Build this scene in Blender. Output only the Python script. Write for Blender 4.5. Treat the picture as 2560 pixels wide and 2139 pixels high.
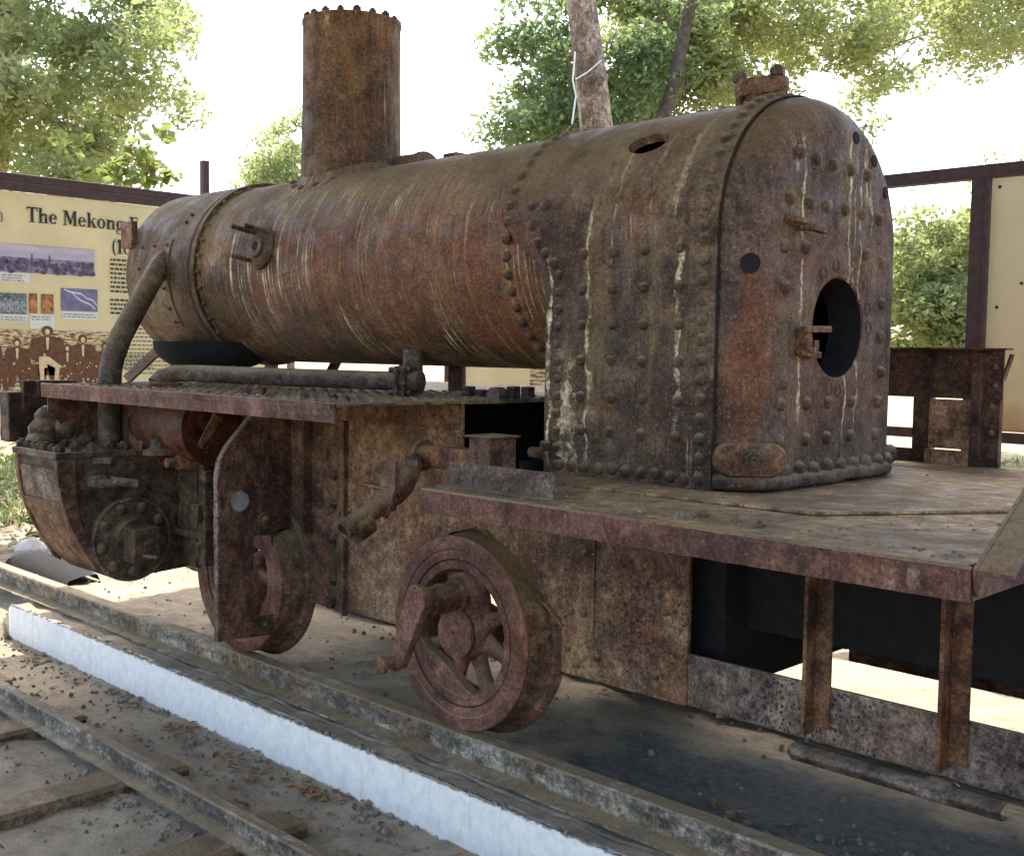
import bpy, math, random
import numpy as np
from mathutils import Vector, Matrix
random.seed(7); RNG = np.random.default_rng(11)
PI = math.pi
for o in list(bpy.data.objects): bpy.data.objects.remove(o)
S = bpy.context.scene; COL = S.collection
# ------------------------------------------------------------------ camera
CAM = Vector((0, 0, 1.48))
yaw, pit, rol = math.radians(-45.425), math.radians(3.827), math.radians(-.849)
fw = Vector((math.cos(yaw)*math.cos(pit), math.sin(yaw)*math.cos(pit), -math.sin(pit)))
rt = Vector((math.sin(yaw), -math.cos(yaw), 0)); dn = fw.cross(rt)
r2 = math.cos(rol)*rt + math.sin(rol)*dn; d2 = -math.sin(rol)*rt + math.cos(rol)*dn
cd = bpy.data.cameras.new('camera'); cam = bpy.data.objects.new('camera', cd); COL.objects.link(cam)
cam.matrix_world = Matrix((( r2.x, -d2.x, -fw.x, CAM.x), (r2.y, -d2.y, -fw.y, CAM.y), (r2.z, -d2.z, -fw.z, CAM.z), (0, 0, 0, 1)))
cd.sensor_width = 36; cd.lens = 2832.3/2560*36; cd.clip_end = 2000; S.camera = cam
# ------------------------------------------------------------------ light
SUN_AZ = (0.78, -0.62); SUN_EL = 60
w = bpy.data.worlds.new("World"); S.world = w; w.use_nodes = True
nt = w.node_tree; nt.nodes.clear()
sky = nt.nodes.new('ShaderNodeTexSky'); sky.sky_type = 'NISHITA'; sky.sun_disc = False
sky.sun_elevation = math.radians(SUN_EL); sky.sun_rotation = math.atan2(SUN_AZ[0], SUN_AZ[1])
sky.air_density = 1.0; sky.dust_density = 4.0; sky.ozone_density = 1.0
bg = nt.nodes.new('ShaderNodeBackground'); bg.inputs[1].default_value = 0.15
wo = nt.nodes.new('ShaderNodeOutputWorld')
nt.links.new(sky.outputs[0], bg.inputs[0]); nt.links.new(bg.outputs[0], wo.inputs[0])
sd = bpy.data.lights.new('sun', 'SUN'); sd.energy = 2.3; sd.angle = math.radians(.5); sd.color = (1, .95, .86)
sun = bpy.data.objects.new('sun', sd); COL.objects.link(sun)
sv = Vector((SUN_AZ[0]*math.cos(math.radians(SUN_EL)), SUN_AZ[1]*math.cos(math.radians(SUN_EL)), math.sin(math.radians(SUN_EL))))
sun.rotation_euler = sv.to_track_quat('Z', 'Y').to_euler(); sun.location = (5, -5, 20)
S.view_settings.view_transform = 'Standard'; S.view_settings.look = 'None'
S.view_settings.exposure = 2.42; S.view_settings.gamma = 1; S.view_settings.use_curve_mapping = False
S.render.engine = 'CYCLES'

# ------------------------------------------------------------------ materials
class NT:
    def __init__(s, name):
        s.m = bpy.data.materials.new(name); s.m.use_nodes = True; s.t = s.m.node_tree
        s.b = s.t.nodes['Principled BSDF']; s.b.inputs['Specular IOR Level'].default_value = .3
        g = s.t.nodes.new('ShaderNodeNewGeometry'); s.pos = g.outputs['Position']; s.nor = g.outputs['Normal']
    def n(s, k): return s.t.nodes.new(k)
    def l(s, a, b): s.t.links.new(a, b)
    def put(s, sock, v):
        if isinstance(v, bpy.types.NodeSocket): s.l(v, sock)
        elif isinstance(v, (tuple, list)) and len(v) == 3 and sock.type == 'RGBA': sock.default_value = (*v, 1)
        else: sock.default_value = v
    def scale(s, k, off=(0, 0, 0)):
        m = s.n('ShaderNodeVectorMath'); m.operation = 'MULTIPLY_ADD'; s.l(s.pos, m.inputs[0]); m.inputs[1].default_value = k; m.inputs[2].default_value = off
        return m.outputs[0]
    def noise(s, sc, det=4, rough=.55, vec=None, dist=0, col=False):
        n = s.n('ShaderNodeTexNoise'); n.inputs['Scale'].default_value = sc; n.inputs['Detail'].default_value = det
        n.inputs['Roughness'].default_value = rough; n.inputs['Distortion'].default_value = dist
        s.l(vec if vec is not None else s.pos, n.inputs['Vector']); return n.outputs['Color' if col else 'Fac']
    def vor(s, sc, vec=None, out='Distance', feat='F1'):
        n = s.n('ShaderNodeTexVoronoi'); n.feature = feat; n.inputs['Scale'].default_value = sc
        s.l(vec if vec is not None else s.pos, n.inputs['Vector']); return n.outputs[out]
    def ramp(s, f, a, b, lo=0., hi=1.):
        m = s.n('ShaderNodeMapRange'); m.interpolation_type = 'SMOOTHSTEP'; s.put(m.inputs['Value'], f)
        m.inputs['From Min'].default_value = a; m.inputs['From Max'].default_value = b
        m.inputs['To Min'].default_value = lo; m.inputs['To Max'].default_value = hi; return m.outputs[0]
    def mth(s, op, a, b=0., c=0.):
        m = s.n('ShaderNodeMath'); m.operation = op; s.put(m.inputs[0], a); s.put(m.inputs[1], b)
        if op in ('MULTIPLY_ADD',): s.put(m.inputs[2], c)
        return m.outputs[0]
    def mix(s, f, a, b, mode='MIX'):
        m = s.n('ShaderNodeMix'); m.data_type = 'RGBA'; m.blend_type = mode
        s.put(m.inputs[0], f); s.put(m.inputs[6], a); s.put(m.inputs[7], b); return m.outputs[2]
    def xyz(s, v=None):
        x = s.n('ShaderNodeSeparateXYZ'); s.l(v if v is not None else s.pos, x.inputs[0]); return x.outputs
    def bump(s, h, strength=.3, dist=.01):
        b = s.n('ShaderNodeBump'); b.inputs['Strength'].default_value = strength; b.inputs['Distance'].default_value = dist
        s.l(h, b.inputs['Height']); s.l(b.outputs[0], s.b.inputs['Normal'])
    def done(s, col, rough=.85, metal=0.):
        s.put(s.b.inputs['Base Color'], col); s.put(s.b.inputs['Roughness'], rough); s.put(s.b.inputs['Metallic'], metal); return s.m

DUST = (.27, .195, .10)
def rust(name, a, b, orange=.35, pale=None, pk=(40, 2.2, 2.2), pth=(.62, .72), dust=.8, speck=.5, orng=(.16, .062, .022), drips=(), side=None, pits=0., big=2.2, bs=.35, dark=0., rough=.82, purple=0., film=.42, patch=(), warm=(1.09, .95, .79), mot=1.):
    t = NT(name)
    c = t.mix(t.ramp(t.noise(big, 9, .68, dist=.6), .42, .58), tuple(x*.72 for x in a), tuple(x*1.12 for x in b))
    c = t.mix(t.ramp(t.noise(7, 6, .6, t.scale((1, 1, 1), (5, 3, 1))), .5, .66, 0, .55), c, tuple(x*.55 for x in a))
    if purple: c = t.mix(t.ramp(t.noise(2.7, 5, .6, t.scale((1, 1, 1), (17, 3, 8))), .5, .62, 0, purple*.8), c, (.09, .063, .058))
    if orange: c = t.mix(t.ramp(t.noise(1.9, 9, .72, t.scale((1.5, 1.5, .8), (9, 1, 4))), .5, .64, 0, orange), c, orng)
    if speck:
        c = t.mix(t.ramp(t.noise(130, 5, .8), .54, .78, 0, speck), c, (.3, .24, .16))
        c = t.mix(t.ramp(t.noise(33, 6, .8, t.scale((1, 1, 1), (1, 9, 3))), .5, .72, 0, .5), c, (.2, .155, .095))
        c = t.mix(t.ramp(t.noise(26, 6, .8, t.scale((1, 1, 1), (8, 2, 7))), .52, .7, 0, .6), c, tuple(x*.38 for x in a))
        c = t.mix(t.ramp(t.noise(140, 2, .7, t.scale((1, 1, 1), (3, 3, 3))), .58, .7, 0, .6), c, (.02, .013, .01))
    if pits:
        v = t.mth('MULTIPLY', t.ramp(t.vor(62), .15, .42, 1, 0), t.ramp(t.noise(3.2, 6, .7, t.scale((1, 1, 1), (2, 8, 2))), .43, .55))
        v2 = t.mth('MULTIPLY', t.ramp(t.vor(27, t.scale((1, 1, 1), (3, 1, 2))), .1, .45, 1, 0), t.ramp(t.noise(2.6, 6, .7, t.scale((1, 1, 1), (6, 8, 2))), .5, .6))
        c = t.mix(t.mth('MULTIPLY', t.mth('MAXIMUM', v, v2), pits), c, (.03, .014, .013))
    if pale:
        st = t.noise(1, 5, .72, t.scale(pk), dist=.25)
        br = t.noise(3.1, 5, .7, t.scale((1, 1, 1), (2, 7, 3)))
        c = t.mix(t.mth('MULTIPLY', t.ramp(st, *pth), t.ramp(br, .42, .62)), c, pale)
        # soft tan film in wider bands
        st2 = t.noise(1, 4, .6, t.scale(tuple(k*.35 for k in pk), (4, 4, 4)))
        if film: c = t.mix(t.mth('MULTIPLY', t.ramp(st2, .46, .64, 0, film), t.ramp(t.noise(2.3, 5, .7, t.scale((1, 1, 1), (8, 8, 1))), .4, .6, .2, 1)), c, (.21, .165, .10))
        st3 = t.noise(1, 5, .75, t.scale(tuple(k*1.3 for k in pk), (9, 4, 2)))
        c = t.mix(t.ramp(st3, .5, .66, 0, .55), c, tuple(x*.42 for x in a))
    X = t.xyz()
    for (cx_, cy_, cz_, rx_, ry_, rz_, pc_) in patch:
        vm = t.scale((1/rx_, 1/ry_, 1/rz_), (-cx_/rx_, -cy_/ry_, -cz_/rz_)); ln = t.n('ShaderNodeVectorMath'); ln.operation = 'LENGTH'; t.l(vm, ln.inputs[0])
        dd = t.mth('ADD', ln.outputs['Value'], t.mth('MULTIPLY', t.mth('SUBTRACT', t.noise(5, 9, .75), .5), 3.6))
        c = t.mix(t.ramp(dd, .3, 1.3, .55, 0), c, pc_)
    for (ax, p0, wd, z0, z1, amt) in drips:
        wob = t.noise(9, 3, .6, t.scale((1, 1, 1), (p0*7, 0, 0)))
        d = t.mth('ABSOLUTE', t.mth('SUBTRACT', t.mth('ADD', X[ax], t.mth('MULTIPLY', t.mth('SUBTRACT', wob, .5), .07)), p0))
        wn = t.mth('MULTIPLY', t.ramp(t.noise(14, 4, .75, t.scale((1, 1, 1), (p0, 5, 1))), .34, .6), wd)
        k = t.ramp(t.mth('SUBTRACT', d, wn), -.002, .0035, 1, 0)
        zz = t.mth('MULTIPLY', t.ramp(X[2], z0, z0+.07), t.ramp(X[2], z1-.1, z1, 1, 0))
        k = t.mth('MULTIPLY', t.mth('MULTIPLY', k, zz), t.mth('MULTIPLY', t.ramp(t.noise(60, 3, .7), .33, .55, .25, 1), t.ramp(t.noise(11, 4, .7, t.scale((1, 1, 1), (p0*3, 2, 2))), .38, .56, .12, 1)))
        c = t.mix(t.mth('MULTIPLY', k, amt), c, (.42, .40, .33))
    m1 = t.ramp(t.noise(17, 9, .78, t.scale((1, 1, 1), (4, 4, 9))), .37, .63, 1-.5*mot, 1+.42*mot)
    m2 = t.ramp(t.noise(75, 5, .8, t.scale((1, 1, 1), (2, 7, 9))), .34, .66, .66, 1.32)
    mm = t.mth('MULTIPLY', m1, m2); vm_ = t.n('ShaderNodeVectorMath'); vm_.operation = 'SCALE'; t.l(c, vm_.inputs[0]); t.l(mm, vm_.inputs['Scale'])
    c = vm_.outputs[0]
    c = t.mix(1., c, tuple(x*1.42 for x in warm), 'MULTIPLY')
    gm = t.n('ShaderNodeGamma'); t.l(c, gm.inputs[0]); gm.inputs[1].default_value = 1.27; c = gm.outputs[0]
    c = t.mix(t.ramp(t.noise(110, 4, .8, t.scale((1, 1, 1), (6, 1, 3))), .57, .66, 0, speck), c, (.33, .275, .185))
    N = t.xyz(t.nor)
    if dust:
        dn_ = t.mth('MULTIPLY', t.ramp(N[2], .1, .85), t.mth('MULTIPLY', t.ramp(t.noise(5.5, 7, .7), .3, .6, .3, 1), t.ramp(t.noise(60, 5, .8), .35, .6, .45, 1)))
        c = t.mix(t.mth('MULTIPLY', dn_, dust), c, DUST)
    if dark: c = t.mix(dark, c, (.012, .01, .009))
    h = t.mth('MULTIPLY_ADD', t.noise(18, 8, .65), 1., t.mth('MULTIPLY', t.noise(120, 3, .6), .35))
    t.bump(h, min(1, bs*1.6), .014)
    return t.done(c, t.ramp(t.noise(11, 4), .3, .7, rough-.3, rough+.08))
def flat(name, c, rough=.8, var=.25, sc=20, bump=0):
    t = NT(name); col = t.mix(t.ramp(t.noise(sc, 5, .6), .35, .65), tuple(x*(1-var) for x in c), tuple(min(1, x*(1+var)) for x in c))
    if bump: t.bump(t.noise(sc*2, 6, .6), bump, .01)
    return t.done(col, rough)
M = {}
M['boiler'] = rust('rusty_barrel', mot=.35, a=(.085, .055, .036), b=(.165, .122, .078), orange=.6, pale=(.44, .40, .31), pk=(70, 2.2, 2.2), pth=(.54, .61), dust=.75, speck=.45, purple=.6, orng=(.165, .062, .030), patch=((3.6, -2.9, 1.75, .75, .3, .25, (.15, .075, .042)), (4.3, -2.95, 1.55, .4, .3, .2, (.10, .085, .085)), (4.0, -2.88, 1.98, .45, .2, .12, (.125, .055, .05)), (3.0, -2.95, 1.6, .25, .3, .25, (.16, .085, .04))))
M['smokebox'] = rust('smokebox_plate', mot=.35, a=(.095, .066, .052), b=(.13, .105, .082), orange=.2, pale=(.36, .33, .27), pk=(26, 1.6, 1.6), pth=(.64, .72), dust=.55, purple=.7)
M['firebox'] = rust('firebox_plate', mot=.5, a=(.062, .044, .034), b=(.115, .092, .068), orange=.25, pale=(.38, .36, .29), pk=(24, 24, 1.4), pth=(.62, .73), dust=.75, purple=.7,
                    drips=((0, 2.64, .010, 1.08, 1.85, 1), (0, 2.56, .045, 1.05, 1.55, .75), (0, 2.47, .006, 1.06, 2.0, .8), (0, 2.10, .012, 1.2, 1.86, .95), (0, 2.125, .014, 1.86, 2.3, .5), (0, 2.37, .005, 1.7, 2.25, .5), (0, 2.235, .005, 1.9, 2.25, .4), (0, 2.52, .02, 1.05, 1.35, .6)))
M['backhead'] = rust('backhead_plate', mot=.45, warm=(1.1, .95, .8), a=(.062, .044, .039), b=(.102, .08, .071), orange=.35, pale=(.33, .3, .26), pk=(26, 26, 1.3), pth=(.66, .76), dust=.5, purple=.7, orng=(.185, .06, .02), patch=((1.87, -2.9, 1.5, .07, .1, .28, (.17, .07, .028)), (1.82, -3.2, 1.78, .1, .3, .12, (.12, .062, .045)), (1.82, -3.4, 1.36, .1, .3, .09, (.11, .058, .04)), (1.9, -3.1, 2.22, .2, .2, .1, (.12, .075, .04))),
                     drips=((1, -3.10, .007, 1.25, 2.2, .9), (1, -3.385, .005, 1.1, 2.25, .8), (1, -3.46, .005, 1.2, 2.2, .7), (1, -3.49, .018, 1.95, 2.2, .7), (1, -3.53, .01, 1.85, 2.1, .6), (1, -3.42, .005, 1.5, 2.15, .5), (1, -3.06, .01, 2.0, 2.2, .4)))
M['chimney'] = rust('chimney_plate', mot=.35, a=(.085, .05, .03), b=(.125, .082, .048), orange=.35, pale=(.40, .33, .22), pk=(22, 22, 1.2), pth=(.6, .7), dust=.4, orng=(.17, .085, .035), purple=.25,
                    drips=((0, 4.56, .007, 2.3, 2.98, .7), (0, 4.60, .004, 2.3, 2.95, .5), (0, 4.66, .006, 2.6, 3.0, .5), (0, 4.5, .004, 2.32, 2.6, .45)))
M['paint'] = rust('red_oxide_paint', mot=.45, a=(.095, .055, .05), b=(.135, .085, .075), orange=.2, pale=(.5, .48, .42), pk=(60, 60, 9), pth=(.68, .74), dust=.9, speck=.35, purple=.2, bs=.2, film=.12, warm=(1.12, .92, .80), drips=((0, 1.02, .016, .99, 1.08, 1.), (0, 1.07, .02, .985, 1.08, .9), (0, 1.28, .008, 1.02, 1.06, .9), (0, 1.31, .007, 1.02, 1.06, .9), (0, 3.10, .014, 1.24, 1.32, 1), (0, 3.32, .010, 1.24, 1.32, .9), (0, 3.38, .008, 1.24, 1.32, .9), (0, 3.62, .012, 1.25, 1.32, .7), (0, 4.75, .006, 1.24, 1.32, .9)))
M['wheel'] = rust('wheel_iron', (.125, .07, .062), (.155, .1, .082), .35, None, dust=.95, speck=.4, purple=.25, bs=.3, warm=(1.12, .93, .8), mot=.6)
M['tread'] = rust('wheel_tread', mot=.4, a=(.14, .105, .07), b=(.19, .15, .10), orange=.1, pale=None) if 0 else rust('wheel_tread', (.14, .10, .072), (.18, .135, .10), .2, None, dust=.9, speck=.3, purple=.45, bs=.15, rough=.7)
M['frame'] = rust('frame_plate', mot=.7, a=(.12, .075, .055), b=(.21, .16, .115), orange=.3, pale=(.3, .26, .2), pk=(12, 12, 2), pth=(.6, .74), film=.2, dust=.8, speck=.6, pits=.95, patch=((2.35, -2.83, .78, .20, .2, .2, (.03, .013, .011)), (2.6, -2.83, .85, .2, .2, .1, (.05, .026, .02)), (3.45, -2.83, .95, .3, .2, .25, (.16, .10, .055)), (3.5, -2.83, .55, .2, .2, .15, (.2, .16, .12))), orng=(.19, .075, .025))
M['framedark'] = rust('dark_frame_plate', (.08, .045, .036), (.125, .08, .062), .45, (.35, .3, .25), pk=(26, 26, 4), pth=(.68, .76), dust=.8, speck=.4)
M['bar'] = rust('pitted_bar', (.12, .09, .08), (.17, .14, .12), .2, None, dust=.8, speck=.5, pits=.9, warm=(1.04, 1., .93))
M['oily'] = rust('oily_iron', (.058, .042, .033), (.095, .075, .057), .3, None, dust=.9, speck=.4, bs=.5)
M['casting'] = rust('brown_casting', (.115, .065, .043), (.15, .10, .068), .45, None, dust=.75, speck=.35)
M['pipe'] = rust('grey_pipe', (.07, .062, .06), (.10, .088, .08), .12, (.22, .2, .17), pk=(9, 9, 9), pth=(.6, .72), dust=.75, speck=.4, purple=.4)
M['floor'] = rust('dusty_floor_plate', (.20, .155, .10), (.27, .21, .135), 0, None, dust=.6, speck=.35, purple=.35, big=3.5, bs=.25)
M['deck'] = rust('dusty_deck', (.12, .1, .075), (.21, .18, .125), .1, (.4, .38, .33), pk=(30, 30, 30), pth=(.66, .7), dust=.6, speck=.4)
M['soot_and_shade'] = flat('soot_and_shade', (.012, .011, .010), .95)  # real soot, plus painted shade for holes and the void under the engine
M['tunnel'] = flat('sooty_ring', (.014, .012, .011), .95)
M['gap'] = flat('seam_gap', (.03, .02, .015), .95)
M['glossred'] = rust('red_tank', (.075, .03, .022), (.10, .045, .03), .1, None, dust=.6, speck=.15, rough=.5)
M['rivet'] = rust('rivet_iron', (.085, .06, .045), (.12, .09, .066), .1, None, dust=.95, speck=.15, bs=.1, mot=.3)  # dusty tops over darker sides, also painting in shade round the heads
M['bolt'] = rust('bolt_iron', (.055, .042, .04), (.09, .07, .062), .15, None, dust=.7, speck=.3)
M['bunker'] = rust('bunker_plate', (.05, .032, .026), (.08, .05, .04), .3, None, dust=.6, speck=.3)
M['bunkerpale'] = rust('pale_bunker_plate', (.2, .14, .11), (.26, .19, .15), .3, (.32, .28, .22), pk=(30, 30, 3), pth=(.6, .72), dust=.6)
M['framewood'] = flat('dark_frame_paint', (.055, .03, .03), .6, .2)
M['railside'] = rust('rail_steel', (.165, .15, .13), (.21, .2, .18), .55, (.3, .3, .27), pk=(5, 14, 14), pth=(.5, .65), dust=1., speck=.6, purple=.35, orng=(.2, .1, .045), bs=.5, warm=(1.04, 1., .93))
M['railleft'] = rust('left_rail_steel', (.12, .115, .11), (.2, .19, .165), .12, (.33, .32, .28), pk=(9, 20, 20), pth=(.5, .64), dust=.8, speck=.5, purple=.5, warm=(1.04, 1., .93))
M['sleeper'] = rust('sleeper_steel', (.10, .07, .052), (.15, .115, .085), .3, None, dust=.8, speck=.4)
M['roof'] = flat('roof_sheet', (.2, .19, .17), .7)
M['step'] = rust('worn_step_steel', (.08, .068, .066), (.14, .125, .12), .12, (.33, .33, .33), pk=(9, 40, 40), pth=(.6, .75), dust=.3, speck=.4, rough=.6, warm=(1.04, 1., .93))

def ground_mat():
    t = NT('packed_earth'); X = t.xyz()
    c = t.mix(t.ramp(t.noise(1.3, 8, .6), .38, .62), (.27, .22, .145), (.35, .29, .195))
    c = t.mix(t.ramp(t.noise(8, 8, .65), .45, .7, 0, .6), c, (.2, .155, .105))
    c = t.mix(t.ramp(t.noise(42, 6, .7), .55, .7, 0, .55), c, (.13, .1, .072))
    c = t.mix(t.ramp(t.noise(75, 4, .7, t.scale((1, 1, 1), (3, 1, 4))), .6, .72, 0, .7), c, (.46, .40, .32))
    c = t.mix(t.ramp(t.noise(13, 9, .8, t.scale((1, 1, 1), (7, 1, 4))), .5, .62, 0, .55), c, (.15, .125, .098))
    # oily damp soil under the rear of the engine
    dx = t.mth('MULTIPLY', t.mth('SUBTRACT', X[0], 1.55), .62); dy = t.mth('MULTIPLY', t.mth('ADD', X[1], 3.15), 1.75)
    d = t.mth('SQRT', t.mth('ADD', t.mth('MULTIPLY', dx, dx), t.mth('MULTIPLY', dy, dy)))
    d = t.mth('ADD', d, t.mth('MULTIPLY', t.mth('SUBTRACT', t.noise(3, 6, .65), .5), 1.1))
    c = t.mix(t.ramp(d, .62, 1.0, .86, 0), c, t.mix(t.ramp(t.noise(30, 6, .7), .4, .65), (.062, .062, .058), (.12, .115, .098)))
    # dry grass and litter further away
    far = t.ramp(t.mth('ADD', X[0], t.mth('MULTIPLY', X[1], -1.)), 12., 15.5)
    c = t.mix(t.mth('MULTIPLY', far, .8), c, t.mix(t.ramp(t.noise(14, 6, .7), .42, .58), (.34, .26, .14), (.17, .20, .06)))
    t.bump(t.mth('ADD', t.noise(14, 8, .68), t.mth('MULTIPLY', t.noise(90, 4, .7), .3)), .6, .025)
    return t.done(c, .95)
M['ground'] = ground_mat()
def kerb_mat():
    t = NT('white_limewash'); c = t.mix(t.ramp(t.noise(25, 6, .7), .35, .7), (.80, .77, .69), (.68, .65, .58))
    X = t.xyz()
    lo_ = t.mth('ADD', X[2], t.mth('MULTIPLY', t.mth('SUBTRACT', t.noise(38, 6, .75), .5), .05))
    c = t.mix(t.ramp(lo_, -.192, -.182, .85, 0), c, (.2, .165, .12))
    hi_ = t.mth('ADD', X[2], t.mth('MULTIPLY', t.mth('SUBTRACT', t.noise(30, 6, .75, t.scale((1, 1, 1), (3, 3, 3))), .5), .035))
    c = t.mix(t.ramp(hi_, -.004, .003), c, (.24, .19, .13))
    c = t.mix(t.ramp(t.noise(9, 9, .85), .63, .7, 0, .4), c, (.5, .46, .4))
    c = t.mix(t.ramp(t.noise(1, 6, .8, t.scale((30, 30, 4))), .55, .68, 0, .45), c, (.45, .41, .34))
    c = t.mix(t.ramp(t.noise(55, 5, .85), .6, .68, 0, .6), c, (.4, .36, .3))
    t.bump(t.noise(40, 7, .6), .3, .008); return t.done(c, .9)
M['kerb'] = kerb_mat()
def leaf_mat(name, a, b, c3, tr=.45):
    t = NT(name)
    at = t.n('ShaderNodeAttribute'); at.attribute_name = 'rnd'
    c = t.mix(t.ramp(at.outputs['Fac'], .1, .6), a, b); c = t.mix(t.ramp(at.outputs['Fac'], .8, .98), c, c3)
    t.put(t.b.inputs['Base Color'], c); t.b.inputs['Roughness'].default_value = .55
    tl = t.n('ShaderNodeBsdfTranslucent'); t.l(t.mix(.45, c, (.42, .5, .16)), tl.inputs[0])
    mx = t.n('ShaderNodeMixShader'); mx.inputs[0].default_value = tr
    t.l(t.b.outputs[0], mx.inputs[1]); t.l(tl.outputs[0], mx.inputs[2]); t.l(mx.outputs[0], t.t.nodes['Material Output'].inputs[0])
    return t.m
M['leafy'] = leaf_mat('yellow_green_leaf', (.15, .19, .08), (.26, .28, .13), (.36, .27, .16), .5)
M['leafd'] = leaf_mat('dark_green_leaf', (.07, .12, .065), (.12, .18, .08), (.2, .23, .1), .45)
M['leafr'] = leaf_mat('canopy_leaf', (.16, .19, .075), (.27, .28, .12), (.32, .27, .15), .5)
M['leafbig'] = leaf_mat('broad_leaf', (.08, .12, .02), (.12, .15, .03), (.2, .09, .03))
M['bark'] = rust('pale_bark', (.15, .115, .09), (.25, .21, .175), 0, (.4, .37, .32), pk=(30, 30, 5), pth=(.55, .68), dust=0, speck=.4, bs=.9, warm=(1.04, 1., .93))
M['barkd'] = flat('dark_bark', (.07, .055, .04), .95, .35, 15, .5)
M['litter'] = flat('dry_leaf', (.23, .125, .06), .9, .5, 30)
M['gravel'] = flat('pebble', (.2, .17, .13), .95, .45, 30)
M['twig'] = flat('twig', (.28, .2, .12), .9, .3)
M['rock'] = flat('pale_rock', (.45, .42, .38), .95, .2, 12, .3)
M['rag'] = rust('dusty_rag', (.10, .075, .055), (.15, .115, .085), 0, None, dust=.7, speck=.2)
M['panel'] = flat('cream_panel', (.62, .53, .31), .55, .06, 3)
def stain_panel():
    t = NT('blank_cream_panel'); X = t.xyz()
    c = t.mix(t.ramp(t.noise(2, 5), .35, .65), (.58, .46, .27), (.62, .51, .32))
    z = t.mth('ADD', X[2], t.mth('MULTIPLY', t.mth('SUBTRACT', t.noise(3, 6, .7), .5), .5))
    c = t.mix(t.ramp(z, 1.1, 1.4, .75, 0), c, (.42, .2, .08)); return t.done(c, .7)
M['blank'] = stain_panel()
M['ink'] = flat('black_print', (.02, .024, .028), .6, .1)
M['caption'] = flat('caption_print', (.62, .62, .58), .6, .05)
M['sepia'] = flat('sepia_dark_print', (.12, .05, .024), .6, .25, 30)
M['sepial'] = flat('sepia_light_print', (.6, .48, .28), .6, .1, 40)
def photo(name, lo, hi, sc, th=.5, sx=1.):
    t = NT(name); c = t.mix(t.ramp(t.noise(sc, 6, .75, t.scale((1, sx, 1))), th-.13, th+.13), lo, hi); return t.done(c, .5)
M['ph_sky'] = photo('print_hazy_hills', (.38, .33, .42), (.5, .44, .5), 9, .5, .2)
M['ph_wood'] = photo('print_forest', (.1, .085, .14), (.3, .26, .34), 26)
M['ph_group'] = photo('print_blue_group', (.04, .05, .06), (.2, .22, .24), 34)
M['ph_orange'] = photo('print_orange_portrait', (.12, .04, .02), (.45, .2, .06), 28)
M['ph_map'] = photo('print_violet_map', (.12, .11, .2), (.2, .18, .3), 8)
M['ph_line'] = flat('print_pale_line', (.6, .6, .66), .6, .05)
def brick_print():
    t = NT('sepia_brick_print')
    v = t.noise(1, 5, .75, t.scale((8, 14, 75)))
    c = t.mix(t.ramp(v, .44, .54), (.15, .065, .03), (.6, .5, .3)); return t.done(c, .6)
M['sepbrick'] = brick_print()

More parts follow.
